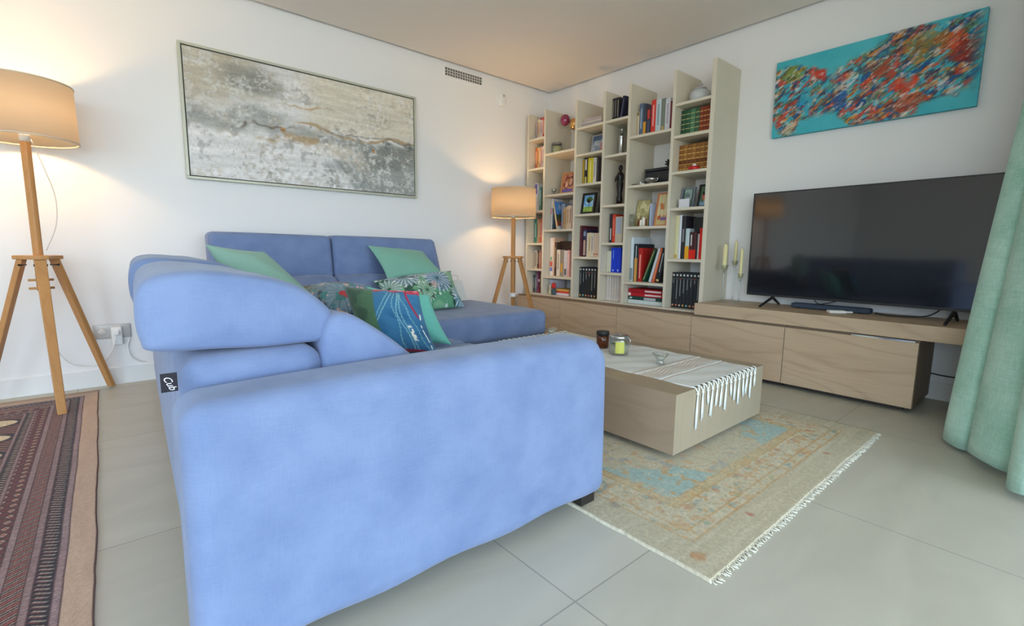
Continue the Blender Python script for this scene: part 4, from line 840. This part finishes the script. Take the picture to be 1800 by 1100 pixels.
def frame(name, label, x, y0, y1, z, h, fc, pic_fn, fw=.014, tilt=10, yaw=0, mat_in=None, stand=True):
    z += .0016
    o = thing(name, (x, (y0+y1)/2, z), label, 'picture frame', rot=(0, math.radians(tilt), math.radians(yaw)))
    wd = abs(y1-y0); a = wd/2; fm_ = mat('frame_'+fc, fc, .4)
    b = MB().box(-.008, .008, -a, a, 0, fw).box(-.008, .008, -a, a, h-fw, h).box(-.008, .008, -a, -a+fw, fw, h-fw).box(-.008, .008, a-fw, a, fw, h-fw)
    mk('frame', b, fm_, o, local=True); mk('back_board', MB().box(0, .007, -a+fw, a-fw, fw, h-fw), mat('board_brown', '6a5a4a', .8), o, local=True)
    g_ = grid('photograph', 40, 40, lambda u, v: np.stack([np.full(u.shape, -.001), a-fw-(wd-2*fw)*u, fw+(h-2*fw)*v], -1), pic_fn, M_print, None); g_.parent = o
    if stand: mk('stand', MB().box(-.002, .002, -.015, .015, 0, h*.7, Matrix.Translation((.008+h*.22, 0, (.012+h*.22)*math.tan(math.radians(tilt))+.001)) @ Matrix.Rotation(math.radians(-28), 4, 'Y')), fm_, o, local=True)
    return o
def two_faces(u, v):
    C = np.ones(u.shape+(3,))*hexa('c88a70'); C = blend(C, '8c3a30', S(.5, .6, fbm(u*4, v*4, 2, 2)))
    for cx, cyy in ((.34, .45), (.70, .58)):
        r = np.hypot((u-cx)/.17, (v-cyy)/.22); C = blend(C, '4a2a22', S(1.35, 1.2, r)); C = blend(C, 'e0a88c', S(1.0, .9, r))
    C = blend(C, '6a62b8', S(.2, .15, v)); return C
frame('photo_frame', 'light wood photo frame with two faces, second shelf of second bookcase column', -.27, -.455, -.645, zof(1, 1), .225, 'c08a58', two_faces, .022)
gbx = thing('goblet', (-.28, -.375, zof(1, 1)), 'tiny silver goblet beside the light wood photo frame', 'cup')
mk('stem', MB().lathe([(.017, 0), (.004, .008), (.004, .03)], (-.28, -.375, zof(1, 1)), 18), M_silver, gbx)
mk('bowl', MB().lathe([(.004, .03), (.022, .045), (.028, .066), (.026, .066), (.02, .048), (0, .036)], (-.28, -.375, zof(1, 1)), 18), M_silver, gbx)
def bluepink(u, v):
    C = np.ones(u.shape+(3,))*hexa('8fa0b4'); C = blend(C, 'c8ccd4', S(.4, .6, fbm(u*5, v*5, 3, 2))); C = blend(C, 'c08a90', S(.5, .7, u)*S(.7, .5, v)); C = blend(C, '5f6f90', S(.7, .8, v)); return C
frame('photo_frame', 'clear framed photo in blue and pink, second shelf of third bookcase column', -.22, -.80, -.975, zof(2, 1), .195, 'b8bcc0', bluepink, .008)
tb_ = thing('ornament_box', (-.15, -.93, zof(2, 1)), 'small gold topped box behind clear photo frame', 'box')
mk('body', MB().box(-.135, -.075, -.985, -.86, zof(2, 1), zof(2, 1)+.2), mat('box_cream', 'c8a890', .6), tb_, bevel=.003)
mk('lid', MB().rbox(-.14, -.07, -.99, -.855, zof(2, 1)+.2, zof(2, 1)+.225, .008, 3), M_gold, tb_)
def tree(u, v):
    C = np.ones(u.shape+(3,))*hexa('7ab4e8'); C = blend(C, 'c8e0f4', S(.5, .65, fbm(u*4, v*5, 3, 2))); C = blend(C, '8ab850', S(.34, .28, v)); C = blend(C, 'c8c870', S(.28, .2, v)*S(.5, .6, fbm(u*8, v*8, 2, 3)))
    C = blend(C, '4a6a3a', S(1.1, .9, np.hypot((u-.55)/.33, (v-.74)/.17)+.3*(fbm(u*12, v*12, 2, 4)-.5))); C = blend(C, '5a4a40', S(.04, .02, np.abs(u-.55))*S(.7, .6, v)*S(.25, .3, v)); return C
frame('photo_frame', 'black framed picture of a tree, fourth shelf of third bookcase column', -.30, -.768, -.935, zof(2, 3), .205, '201a1c', tree, .022)
frame('photo_frame', 'black frame partly hidden at right of tree picture', -.23, -.93, -1.05, zof(2, 3), .20, '262022', lambda u, v: np.ones(u.shape+(3,))*hexa('b8b4ac'), .02)
z = zof(3, 1)
hl = thing('silver_candlestick', (-.25, -1.185, z), 'silver candlestick with glass shade, second shelf of fourth bookcase column', 'candle holder')
mk('foot', MB().lathe([(.05, 0), (.05, .012), (.03, .018), (.0, .02)], (-.25, -1.185, z), 24), mat('pewter_dark', '6a5a58', .35, metal=.6), hl)
mk('column', MB().lathe([(.028, .02), (.024, .03), (.024, .165), (.03, .175), (.012, .19)], (-.25, -1.185, z), 24), M_silver, hl)
mk('glass_shade', MB().lathe([(.012, .19), (.035, .2), (.042, .225), (.036, .262), (.034, .262), (.04, .225), (.033, .203), (.011, .193)], (-.25, -1.185, z), 24, closed=True), M_gl, hl)
z = zof(3, 2)
fg = thing('dark_figurine', (-.25, -1.19, z), 'black standing figure sculpture on maroon base in fourth bookcase column', 'figurine')
mk('base', MB().rbox(-.285, -.215, -1.225, -1.145, z, z+.018, .004, 3), mat('maroon_base', '6a2430', .5), fg)
mk('body', MB().lathe([(.026, .018), (.030, .05), (.022, .10), (.028, .15), (.032, .19), (.024, .22), (.032, .255), (.028, .285), (.011, .30), (.012, .31)], (-.25, -1.187, z), 18), mat('ebony', '1f1c1c', .35), fg)
mk('head', MB().lathe([(.0, .305), (.016, .315), (.02, .333), (.016, .352), (0, .362)], (-.252, -1.19, z), 18), MATS['ebony'], fg)
mk('arm', MB().tube(opath([(-.25, -1.155, z+.275), (-.265, -1.148, z+.24), (-.285, -1.165, z+.22), (-.285, -1.18, z+.255)]), .008, 8), MATS['ebony'], fg)
mk('arm', MB().tube(opath([(-.25, -1.218, z+.275), (-.262, -1.228, z+.235), (-.27, -1.215, z+.19)]), .008, 8), MATS['ebony'], fg)
z = zof(4, 1)
bb = thing('black_box', (-.13, -1.54, z), 'black lacquered box on second shelf of fifth bookcase column', 'box')
mk('body', MB().rbox(-.20, -.06, -1.68, -1.415, z, z+.125, .006, 4), mat('black_lacquer', '24262c', .35), bb)
mk('lid', MB().rbox(-.203, -.057, -1.683, -1.412, z+.127, z+.152, .006, 4), MATS['black_lacquer'], bb)
fl = thing('ornamental_flower', (-.16, -1.615, z+.152), 'small black flower ornament standing on the black lacquered box', 'ornament')
mk('stalk', MB().tube([(-.16, -1.615, z+.152), (-.16, -1.615, z+.185)], .004, 6), MATS['ebony'], fl)
pt_ = MB()
for k in range(6): a = k*math.pi/3; pt_.rbox(-.012, .012, -.005, .005, 0, .028, .004, 2, 2, M=Matrix.Translation((-.16, -1.615, z+.19)) @ Matrix.Rotation(a, 4, 'X'))
mk('petals', pt_, MATS['ebony'], fl)
tpt = thing('silver_bowl', (-.275, -1.535, z), 'small footed silver bowl in front of the black lacquered box', 'bowl')
mk('bowl', MB().lathe([(.026, 0), (.022, .008), (.012, .014), (.03, .024), (.046, .042), (.048, .058), (.045, .058), (.03, .03), (0, .022)], (-.275, -1.535, z), 24), M_silver, tpt)
for s3 in (-1, 1): mk('handle', MB().tube(opath([(-.275, -1.535+s3*.045, z+.05), (-.275, -1.535+s3*.06, z+.055), (-.275, -1.535+s3*.056, z+.035), (-.275, -1.535+s3*.038, z+.03)]), .003, 6), M_silver, tpt)
sh_ = tag(mk('porcelain_bird', MB().rbox(-.325, -.30, -1.49, -1.455, z, z+.018, .008, 4).rbox(-.32, -.306, -1.462, -1.446, z+.01, z+.032, .006, 3), mat('white_porcelain', 'e4e4e2', .3)), 'tiny white porcelain bird beside the silver bowl', 'ornament')
tag(mk('pebble_dish', MB().lathe([(.02, 0), (.034, .006), (.036, .012), (.033, .012), (0, .006)], (-.32, -1.41, z), 20), mat('dish_dark', '4a4640', .5)), 'small dark dish at left of second shelf, fifth bookcase column', 'dish')
z = zof(4, 2)
def yell(u, v):
    C = np.ones(u.shape+(3,))*hexa('b4a878'); C = blend(C, 'd8cfa0', S(.45, .6, fbm(u*3, v*4, 3, 2))); C = blend(C, '6e6a48', S(.5, .3, v)*S(.4, .6, fbm(u*8, v*5, 3, 4))); C = blend(C, '8a4a2a', S(.35, .2, v)*S(.5, .6, fbm(u*6, v*8, 2, 6))); return C
frame('framed_print', 'thin edged yellowish landscape print on third shelf of fifth bookcase column', -.27, -1.382, -1.515, z, .235, 'a89f70', yell, .004)
def oran(u, v):
    C = np.ones(u.shape+(3,))*hexa('d8c48a'); k = np.abs(((u*3) % 1)-.5); C = blend(C, 'e8dcb0', S(.42, .3, k)*S(.28, .32, v)); C = blend(C, 'c85a38', S(.1, .04, np.abs(v-.25))*S(.4, .6, fbm(u*9, v*9, 2))); C = blend(C, '6a58a8', S(.08, .03, np.abs(v-.2))*S(.3, .5, u)*.8); return C
frame('framed_print', 'orange framed print of pillars on third shelf of fifth bookcase column', -.25, -1.563, -1.685, z, .285, 'd88a58', oran, .012)
tag(mk('slim_folder', MB().box(-.28, -.12, -1.552, -1.536, z, z+.195), mat('pale_blue_card', 'b4c4e0', .6), bevel=.001), 'slim pale blue folder between the two prints in fifth column', 'folder')
for q, (yy, hh, rr3) in enumerate(((-1.512, .075, .014), (-1.488, .055, .013))):
    tag(mk('tealight_candle', MB().lathe([(rr3, 0), (rr3, hh), (rr3*.6, hh+.002), (0, hh+.001)], (-.33, yy, z), 18), mat('white_wax', 'ece6d8', .5)), ('taller' if q == 0 else 'shorter')+' white candle in front of the yellowish landscape print', 'candle')
cs = tag(mk('drinking_glass', MB().lathe([(.02, 0), (.022, .13), (.0205, .13), (.0185, .006), (0, .006)], (-.29, -1.395+.0, z), 20) if False else MB().lathe([(.018, 0), (.02, .11), (.0185, .11), (.0165, .006), (0, .006)], (-.335, -1.395, z), 20), M_gl), 'slim clear glass at left of third shelf, fifth bookcase column', 'glass')
z = zof(5, 0)
cp = thing('ceramic_pot', (-.22, -1.905, z), 'round white ceramic pot with lid on top shelf of sixth bookcase column', 'pot')
mk('body', MB().lathe([(.045, 0), (.07, .02), (.082, .055), (.075, .09), (.05, .108), (0, .112)], (-.22, -1.905, z), 32), mat('white_ceramic', 'c8ccd0', .25, noise=.12, nscale=40), cp)
mk('lid', MB().lathe([(.05, .109), (.045, .122), (.015, .13), (.012, .142), (.018, .152), (0, .158)], (-.22, -1.905, z), 32), mat('ceramic_lid', 'b4aeb0', .35), cp)
rb = thing('trinket_box', (-.335, -1.955, zof(5, 2)), 'small red trinket box with white knob before tan gilt books', 'box')
mk('body', MB().lathe([(.038, 0), (.044, .01), (.04, .028), (0, .034)], (-.335, -1.955, zof(5, 2)), 24), mat('red_enamel', 'c02020', .3), rb)
mk('knob', MB().lathe([(.014, .03), (.016, .04), (.010, .05), (0, .052)], (-.335, -1.955, zof(5, 2)), 16), MATS['white_porcelain'], rb)
z = zof(5, 3)
def green(u, v): C = np.ones(u.shape+(3,))*hexa('6f9080'); C = blend(C, '9ab0a8', S(.4, .6, fbm(u*4, v*4, 2))); return blend(C, '4a5a54', S(.2, .1, u)+S(.8, .9, u))
frame('photo_frame', 'silver photo frame with green picture, fourth shelf of sixth bookcase column', -.25, -1.80, -1.92, z, .17, '7a8088', green, .014)
tag(mk('white_card', MB().box(-.31, -.302, -1.915, -1.825, z, z+.072, ), mat('white_card_stock', 'dcdce4', .7)), 'blank white card standing before the silver photo frame', 'card')
def redbl(u, v): C = np.ones(u.shape+(3,))*hexa('5a7858'); C = blend(C, 'c86a60', S(1.1, .8, np.hypot((u-.5)/.3, (v-.5)/.25))); return blend(C, '8ab0d0', S(.35, .2, v+.1*np.sin(u*6)))
frame('photo_frame', 'black photo frame with red and blue picture beside the silver frame', -.24, -1.945, -2.05, z, .185, '222426', redbl, .016)

# ------------------------------------------------------------------ candle holders with tall candles
ZT = .5112
M_wax = mat('ivory_wax', 'e6dca6', .45)
for (hx, hy, hh, ch, cr_, br_, lb, lc) in ((-.245, -2.205, .268, .195, .017, .026, 'wide glass candle holder with the thickest candle, nearest the bookcase', 'thick ivory candle in the holder nearest the bookcase'), (-.115, -2.225, .300, .19, .012, .022, 'tallest slender glass candle holder at the back of the three', 'ivory candle in the tallest of the three glass holders'), (-.20, -2.312, .205, .225, .012, .020, 'slender glass candle holder nearest the television', 'ivory candle in the glass holder nearest the television')):
    h = thing('candle_holder', (hx, hy, ZT), lb, 'candle holder', 'glass candle holders')
    mk('foot', MB().lathe([(.038, 0), (.038, .003), (.02, .008), (.007, .018)], (hx, hy, ZT), 24), M_gl, h)
    mk('stem', MB().lathe([(.007, .018), (.0055, .05), (.0065, hh-.07), (.010, hh-.05), (.007, hh-.035)], (hx, hy, ZT), 16), M_gl, h)
    mk('cup', MB().lathe([(.007, hh-.035), (br_*.8, hh-.015), (br_, hh+.005), (br_*1.15, hh+.018), (br_*1.1, hh+.019), (br_*.93, hh+.006), (br_*.75, hh-.010), (0, hh-.016)], (hx, hy, ZT), 24), M_gl, h)
    cz = ZT+hh-.014
    c_ = thing('candle', (hx, hy, cz), lc, 'candle', 'ivory candles in the glass holders')
    mk('wax', MB().lathe([(cr_*.95, 0), (cr_, .02), (cr_*.95, ch-.02), (cr_*.6, ch-.004), (0, ch)], (hx, hy, cz), 18), M_wax, c_)
    mk('wick', MB().tube([(hx, hy, cz+ch-.003), (hx+.001, hy, cz+ch+.009)], .0012, 5), mat('wick_grey', '8a8478', .9), c_)

# ------------------------------------------------------------------ television and its things
TX = -.22
tv = thing('television', (TX+.03, -3.04, ZT), 'large flat television with dark reflecting screen on two legs', 'television')
TY0, TY1, TZ0, TZ1 = -3.715, -2.36, .579, 1.328
M_scr = mat('dark_screen', '1b1b1e', .09, spec=.9, coat=.3); M_blk = mat('black_plastic', '1e1e20', .4)
mk('screen', MB().box(TX-.0, TX+.004, TY0+.008, TY1-.008, TZ0+.016, TZ1-.008), M_scr, tv)
bz = MB().box(TX-.003, TX+.03, TY0, TY1, TZ0, TZ0+.0155).box(TX-.003, TX+.03, TY0, TY1, TZ1-.0075, TZ1).box(TX-.003, TX+.03, TY0, TY0+.0075, TZ0+.0155, TZ1-.0075).box(TX-.003, TX+.03, TY1-.0075, TY1, TZ0+.0155, TZ1-.0075)
mk('bezel', bz, mat('bezel_grey', '3a3a3c', .35, metal=.4), tv)
mk('back_cover', MB().rbox(TX+.005, TX+.035, TY0+.01, TY1-.01, TZ0+.02, TZ1-.01, .01, 4).rbox(TX+.03, TX+.07, TY0+.2, TY1-.2, TZ0+.03, TZ1-.25, .02, 4), M_blk, tv)
for y in (-2.545, -3.545):
    lg = MB()
    lg.tube([(TX+.015, y, TZ0+.004), (TX+.010, y, TZ0-.01), (TX-.17, y, ZT+.005), (TX-.175, y, ZT+.005)], [.010, .011, .008, .006], 6)
    lg.tube([(TX+.015, y, TZ0+.004), (TX+.02, y, TZ0-.01), (TX+.125, y, ZT+.006), (TX+.13, y, ZT+.006)], [.010, .011, .008, .006], 6)
    mk('leg', lg, M_blk, tv)
tv.rotation_euler = (0, 0, math.radians(-3.5))
sb = thing('soundbar', (-.16, -2.91, ZT), 'low slate blue soundbar lying below the television', 'speaker')
mk('body', MB().rbox(-.20, -.13, -3.145, -2.68, ZT+.002, ZT+.036, .01, 5), mat('speaker_cloth', '3a4658', .8, bump=.4, bscale=900), sb)
for y in (-3.10, -2.72): mk('foot', MB().box(-.19, -.14, y-.015, y+.015, ZT, ZT+.003), M_blk, sb)
sx = thing('set_top_box', (-.285, -2.99, ZT), 'small white box with a white plug in front of the soundbar', 'electronics')
Rm = Matrix.Translation((-.285, -2.985, ZT)) @ Matrix.Rotation(math.radians(35), 4, 'Z')
mk('case', MB().rbox(-.03, .03, -.05, .05, 0, .018, .006, 4, M=Rm), M_plas, sx)
mk('plug', MB().rbox(-.008, .012, -.092, -.052, .002, .014, .004, 3, M=Rm), M_plas, sx)
tag(mk('television_cable', MB().tube(opath([(-.15, -3.16, ZT+.008), (-.17, -3.22, ZT+.004), (-.16, -3.30, ZT+.004), (-.14, -3.40, ZT+.012), (-.13, -3.45, ZT+.04), (-.14, -3.48, ZT+.075)]), .004, 6), MATS['dark_cable']), 'black cable looping from soundbar up to the television', 'cable')
tag(mk('television_cable', MB().tube(opath([(-.12, -2.80, ZT+.06), (-.125, -2.83, ZT+.035), (-.12, -2.88, ZT+.043), (-.13, -2.93, ZT+.06)]), .003, 6), MATS['dark_cable']), 'short black cable hanging behind the soundbar', 'cable')

# ------------------------------------------------------------------ coffee table and what is on it
tx0, tx1, ty0, ty1, tz = -2.121, -1.262, -2.94, -1.575, .302
ct = thing('coffee_table', ((tx0+tx1)/2, (ty0+ty1)/2, .009), 'low block shaped oak coffee table standing on the beige rug', 'table')
M_tb = wood('table_oak_side', 'ada08c', '97886f', 'z', 1.1, .5, .2)
M_tl = wood('table_oak_long', 'a8937e', '8b7763', 'y', 1.1, .5, .5)
M_tt = wood('table_oak_top', 'a8977f', '94836c', 'y', .8, .4, .25)
mk('body', MB().box(tx0, tx1, ty0+.0012, ty1, .038, tz-.0012), M_tl, ct)
mk('end_panel', MB().box(tx0, tx1, ty0, ty0+.0011, .038, tz), M_tb, ct)
mk('top', MB().box(tx0, tx1, ty0+.0012, ty1, tz-.0011, tz), M_tt, ct)
mk('plinth', MB().box(tx0+.08, tx1-.08, ty0+.08, ty1-.08, .0095, .06), mat('plinth_dark', '3a332d', .7), ct)
# runner
NX0, NX1, NY0, NY1 = -1.965, -1.365, -2.925, -1.60
def runner_col(u, v):
    y = NY0+(NY1-NY0)*v; x = NX0+(NX1-NX0)*u; C = np.ones(u.shape+(3,))*hexa('e3e4e2'); C = blend(C, 'd6d6d2', fbm(x*150, y*150, 2)*.6)
    def bd(a, b): return S(a-.003, a+.003, y)*S(b+.003, b-.003, y)
    for y1_ in (-2.62, -1.72-.19): pass
    for mid in (-2.685, -1.84):
        C = blend(C, 'c9a888', bd(mid-.05, mid+.045)*S(.5, .3, np.abs(((y+.012*np.sin(x*26))/.018) % 1-.5)*2)*.8)
        for o_ in (-.088, .072): C = blend(C, 'c4ab98', bd(mid+o_-.005, mid+o_+.005)*.7)
    return C
def runpos(u, v):
    x = NX0+(NX1-NX0)*u; y = NY0+(NY1-NY0)*v
    x = x+.006*np.sin(y*18)*(np.abs(u-.5)*2)**3; z = tz+.0035+.0022*np.sin(x*23+y*9)*np.sin(y*31)*1.0
    ridge = sum(S(.010, .0, np.abs(y-m_)) for m_ in (-2.635, -2.757)); z = z+.003*ridge
    ed = np.minimum.reduce([u, 1-u]); z = np.where(ed < 1e-6, tz+.001, z)
    return np.stack([x, y, z], -1)
rn = thing('table_runner', ((NX0+NX1)/2, (NY0+NY1)/2, tz), 'white woven table runner with tan stripes and knotted fringe on coffee table', 'table runner')
grid('cloth', 160, 330, runpos, runner_col, colmat('woven_cotton', .9, .1, .4, 700), rn, None, lambda u, v: runpos(u, v)-np.array([0, 0, .0018]))
M_cot = mat('white_cotton', 'e9efee', .85)
NT = 14
for side, ye, sg in (('near', ty0, -1), ('far', ty1, 1)):
    for i in range(NT):
        xa = NX0+.012+(NX1-NX0-.024)*i/(NT-1); tz_ = MB(); yk = NY0 if sg < 0 else NY1
        dx = (NX1-NX0)/(NT-1)/2; L = random.choice((.07, .085, .10, .12, .13)) if i else .16; sw = random.uniform(-.012, .012)
        kn = (xa, ye+sg*.006, tz-.022)
        for s4 in (-1, 1):
            tz_.tube(opath([(xa+s4*dx, yk-sg*.004, tz+.005), (xa+s4*dx*.7, ye-sg*.002, tz+.005), (xa+s4*dx*.4, ye+sg*.005, tz-.008), kn], 3), .0028, 5)
        tz_.rbox(kn[0]-.006, kn[0]+.006, kn[1]-.005, kn[1]+.005, kn[2]-.008, kn[2]+.004, .004, 2, 2)
        for q in range(5):
            ex_ = (q-2)*.0035; tz_.tube([(kn[0], kn[1], kn[2]-.004), (kn[0]+sw*.5+ex_*.7, ye+sg*(.006+.001*(q % 2)), kn[2]-L*.5), (kn[0]+sw+ex_+random.uniform(-.002, .002), ye+sg*.006, kn[2]-L+random.uniform(-.008, .008))], [.0028, .0032, .0022], 5)
        mk('tassel', tz_, M_cot, rn)
TB = tz+.0062
jr = thing('storage_jar', (-1.672, -2.305, TB), 'clip top glass jar with yellow label on the table runner', 'jar')
mk('jar', MB().lathe([(.05, 0), (.056, .004), (.056, .085), (.052, .092), (.0495, .092), (.053, .084), (.053, .006), (0, .006)], (-1.672, -2.305, TB), 32), M_gl, jr)
mk('contents', MB().lathe([(.051, .0068), (.051, .055), (0, .058)], (-1.672, -2.305, TB), 28), mat('jar_wax', 'c8c4a8', .6), jr)
mk('lid', MB().lathe([(.0545, .0925), (.056, .096), (.056, .106), (.048, .110), (0, .111)], (-1.672, -2.305, TB), 32), mat('steel', 'c0c4c8', .2, metal=1), jr)
ca = math.atan2(-3.9557+2.305, -3.8958+1.672); lbv = MB(); V = []
for zz in (.012, .078):
    for k in range(9): a = ca+.12+(-.45+.9*k/8); V.append((-1.672+.0568*math.cos(a), -2.305+.0568*math.sin(a), TB+zz))
for zz in (.012, .078):
    for k in range(9): a = ca+.12+(-.45+.9*k/8); V.append((-1.672+.0564*math.cos(a), -2.305+.0564*math.sin(a), TB+zz))
lbv.add(V, [(k, k+1, 10+k, 9+k) for k in range(8)]+[(18+k, 27+k, 28+k, 19+k) for k in range(8)])
mk('label', lbv, mat('yellow_paper', 'c6c860', .6), jr, label='yellow paper label')
a = ca+math.radians(62)
mk('clasp', MB().tube(opath([(-1.672+.055*math.cos(a), -2.305+.055*math.sin(a), TB+.105), (-1.672+.07*math.cos(a), -2.305+.07*math.sin(a), TB+.085), (-1.672+.064*math.cos(a), -2.305+.064*math.sin(a), TB+.05), (-1.672+.057*math.cos(a), -2.305+.057*math.sin(a), TB+.055)]), .0025, 6), MATS['steel'], jr)
dj = thing('dark_candle_jar', (-1.60, -2.13, TB), 'amber brown candle jar with black lid left of the glass jar', 'candle')
mk('jar', MB().lathe([(.034, 0), (.038, .004), (.038, .07), (.034, .075), (0, .075)], (-1.60, -2.13, TB), 26), mat('amber_glass', '5a2a10', .1, spec=.7), dj)
mk('lid', MB().lathe([(.038, .0755), (.040, .078), (.040, .098), (.037, .101), (0, .101)], (-1.60, -2.13, TB), 26), M_blk, dj)
def tealight(x, y, lab_):
    o = thing('tealight_bowl', (x, y, TB), lab_, 'candle holder', 'small glass tealight bowls')
    pr = [(.022, 0), (.023, .008), (.016, .016), (.020, .024), (.030, .038), (.044, .050)]
    V = MB(); V.lathe(pr+[(r-.0025, q+.001) for r, q in pr[:1:-1]]+[(0, .018)], (x, y, TB), 24); 
    V.v = [(a_, b_, c_+(.006*abs(math.sin(4*math.atan2(b_-y, a_-x))) if math.hypot(a_-x, b_-y) > .036 else 0)) for a_, b_, c_ in V.v]
    mk('bowl', V, M_gl, o); mk('wax', MB().lathe([(.017, .0245), (.019, .038), (0, .038)], (x, y, TB), 18), mat('white_wax', 'ece6d8', .5), o)
tealight(-1.70, -2.595, 'flower shaped glass tealight bowl near the fringed end of table runner')
tealight(-1.575, -1.66, 'flower shaped glass tealight bowl at the far end of table runner')

# ------------------------------------------------------------------ curtain
def cloth_col(u, v): return np.ones(u.shape+(3,))
bot = opath([(-.56, -3.86), (-.60, -3.76), (-.74, -3.65), (-.90, -3.635), (-.985, -3.70), (-.985, -3.755), (-1.04, -3.735), (-1.12, -3.765), (-1.19, -3.83), (-1.21, -3.895), (-1.29, -3.875), (-1.38, -3.885), (-1.43, -3.93), (-1.40, -3.985), (-1.30, -4.02)], 10)
top = opath([(-.54, -3.93), (-.53, -3.86), (-.55, -3.81), (-.60, -3.805), (-.66, -3.85), (-.66, -3.895), (-.72, -3.87), (-.80, -3.855), (-.87, -3.885), (-.89, -3.935), (-.95, -3.915), (-1.04, -3.905), (-1.10, -3.94), (-1.09, -3.985), (-1.02, -4.01)], 10)
bot = np.array(bot); top = np.array(top); nB = len(bot); nz = 40
V = []
for i in range(nz+1):
    w_ = i/nz; e_ = w_**1.15; zz = .03+(2.53-.03)*w_
    pc = bot*(1-e_)+top*e_
    for j, p in enumerate(pc): V.append((p[0], p[1], zz+(.012*math.sin(j*.11) if i == 0 else 0)))
Fc = [(i*nB+j, i*nB+j+1, (i+1)*nB+j+1, (i+1)*nB+j) for i in range(nz) for j in range(nB-1)]
M_cur = fabric('green_curtain_cloth', '86b8a4', 'c8e8dc', 210, .2, .45, .26, .66)
cu_ = thing('curtain', (-.9, -3.85, .02), 'heavy sea green curtain hanging in folds at the right edge', 'curtain')
cc_ = mk('drape', MB().add(V, Fc, True), M_cur, cu_)
so = cc_.modifiers.new('solid', 'SOLIDIFY'); so.thickness = .004
mk('rail', MB().box(-7.0, -.12, -3.96, -3.93, 2.555, 2.585), M_trim, cu_)
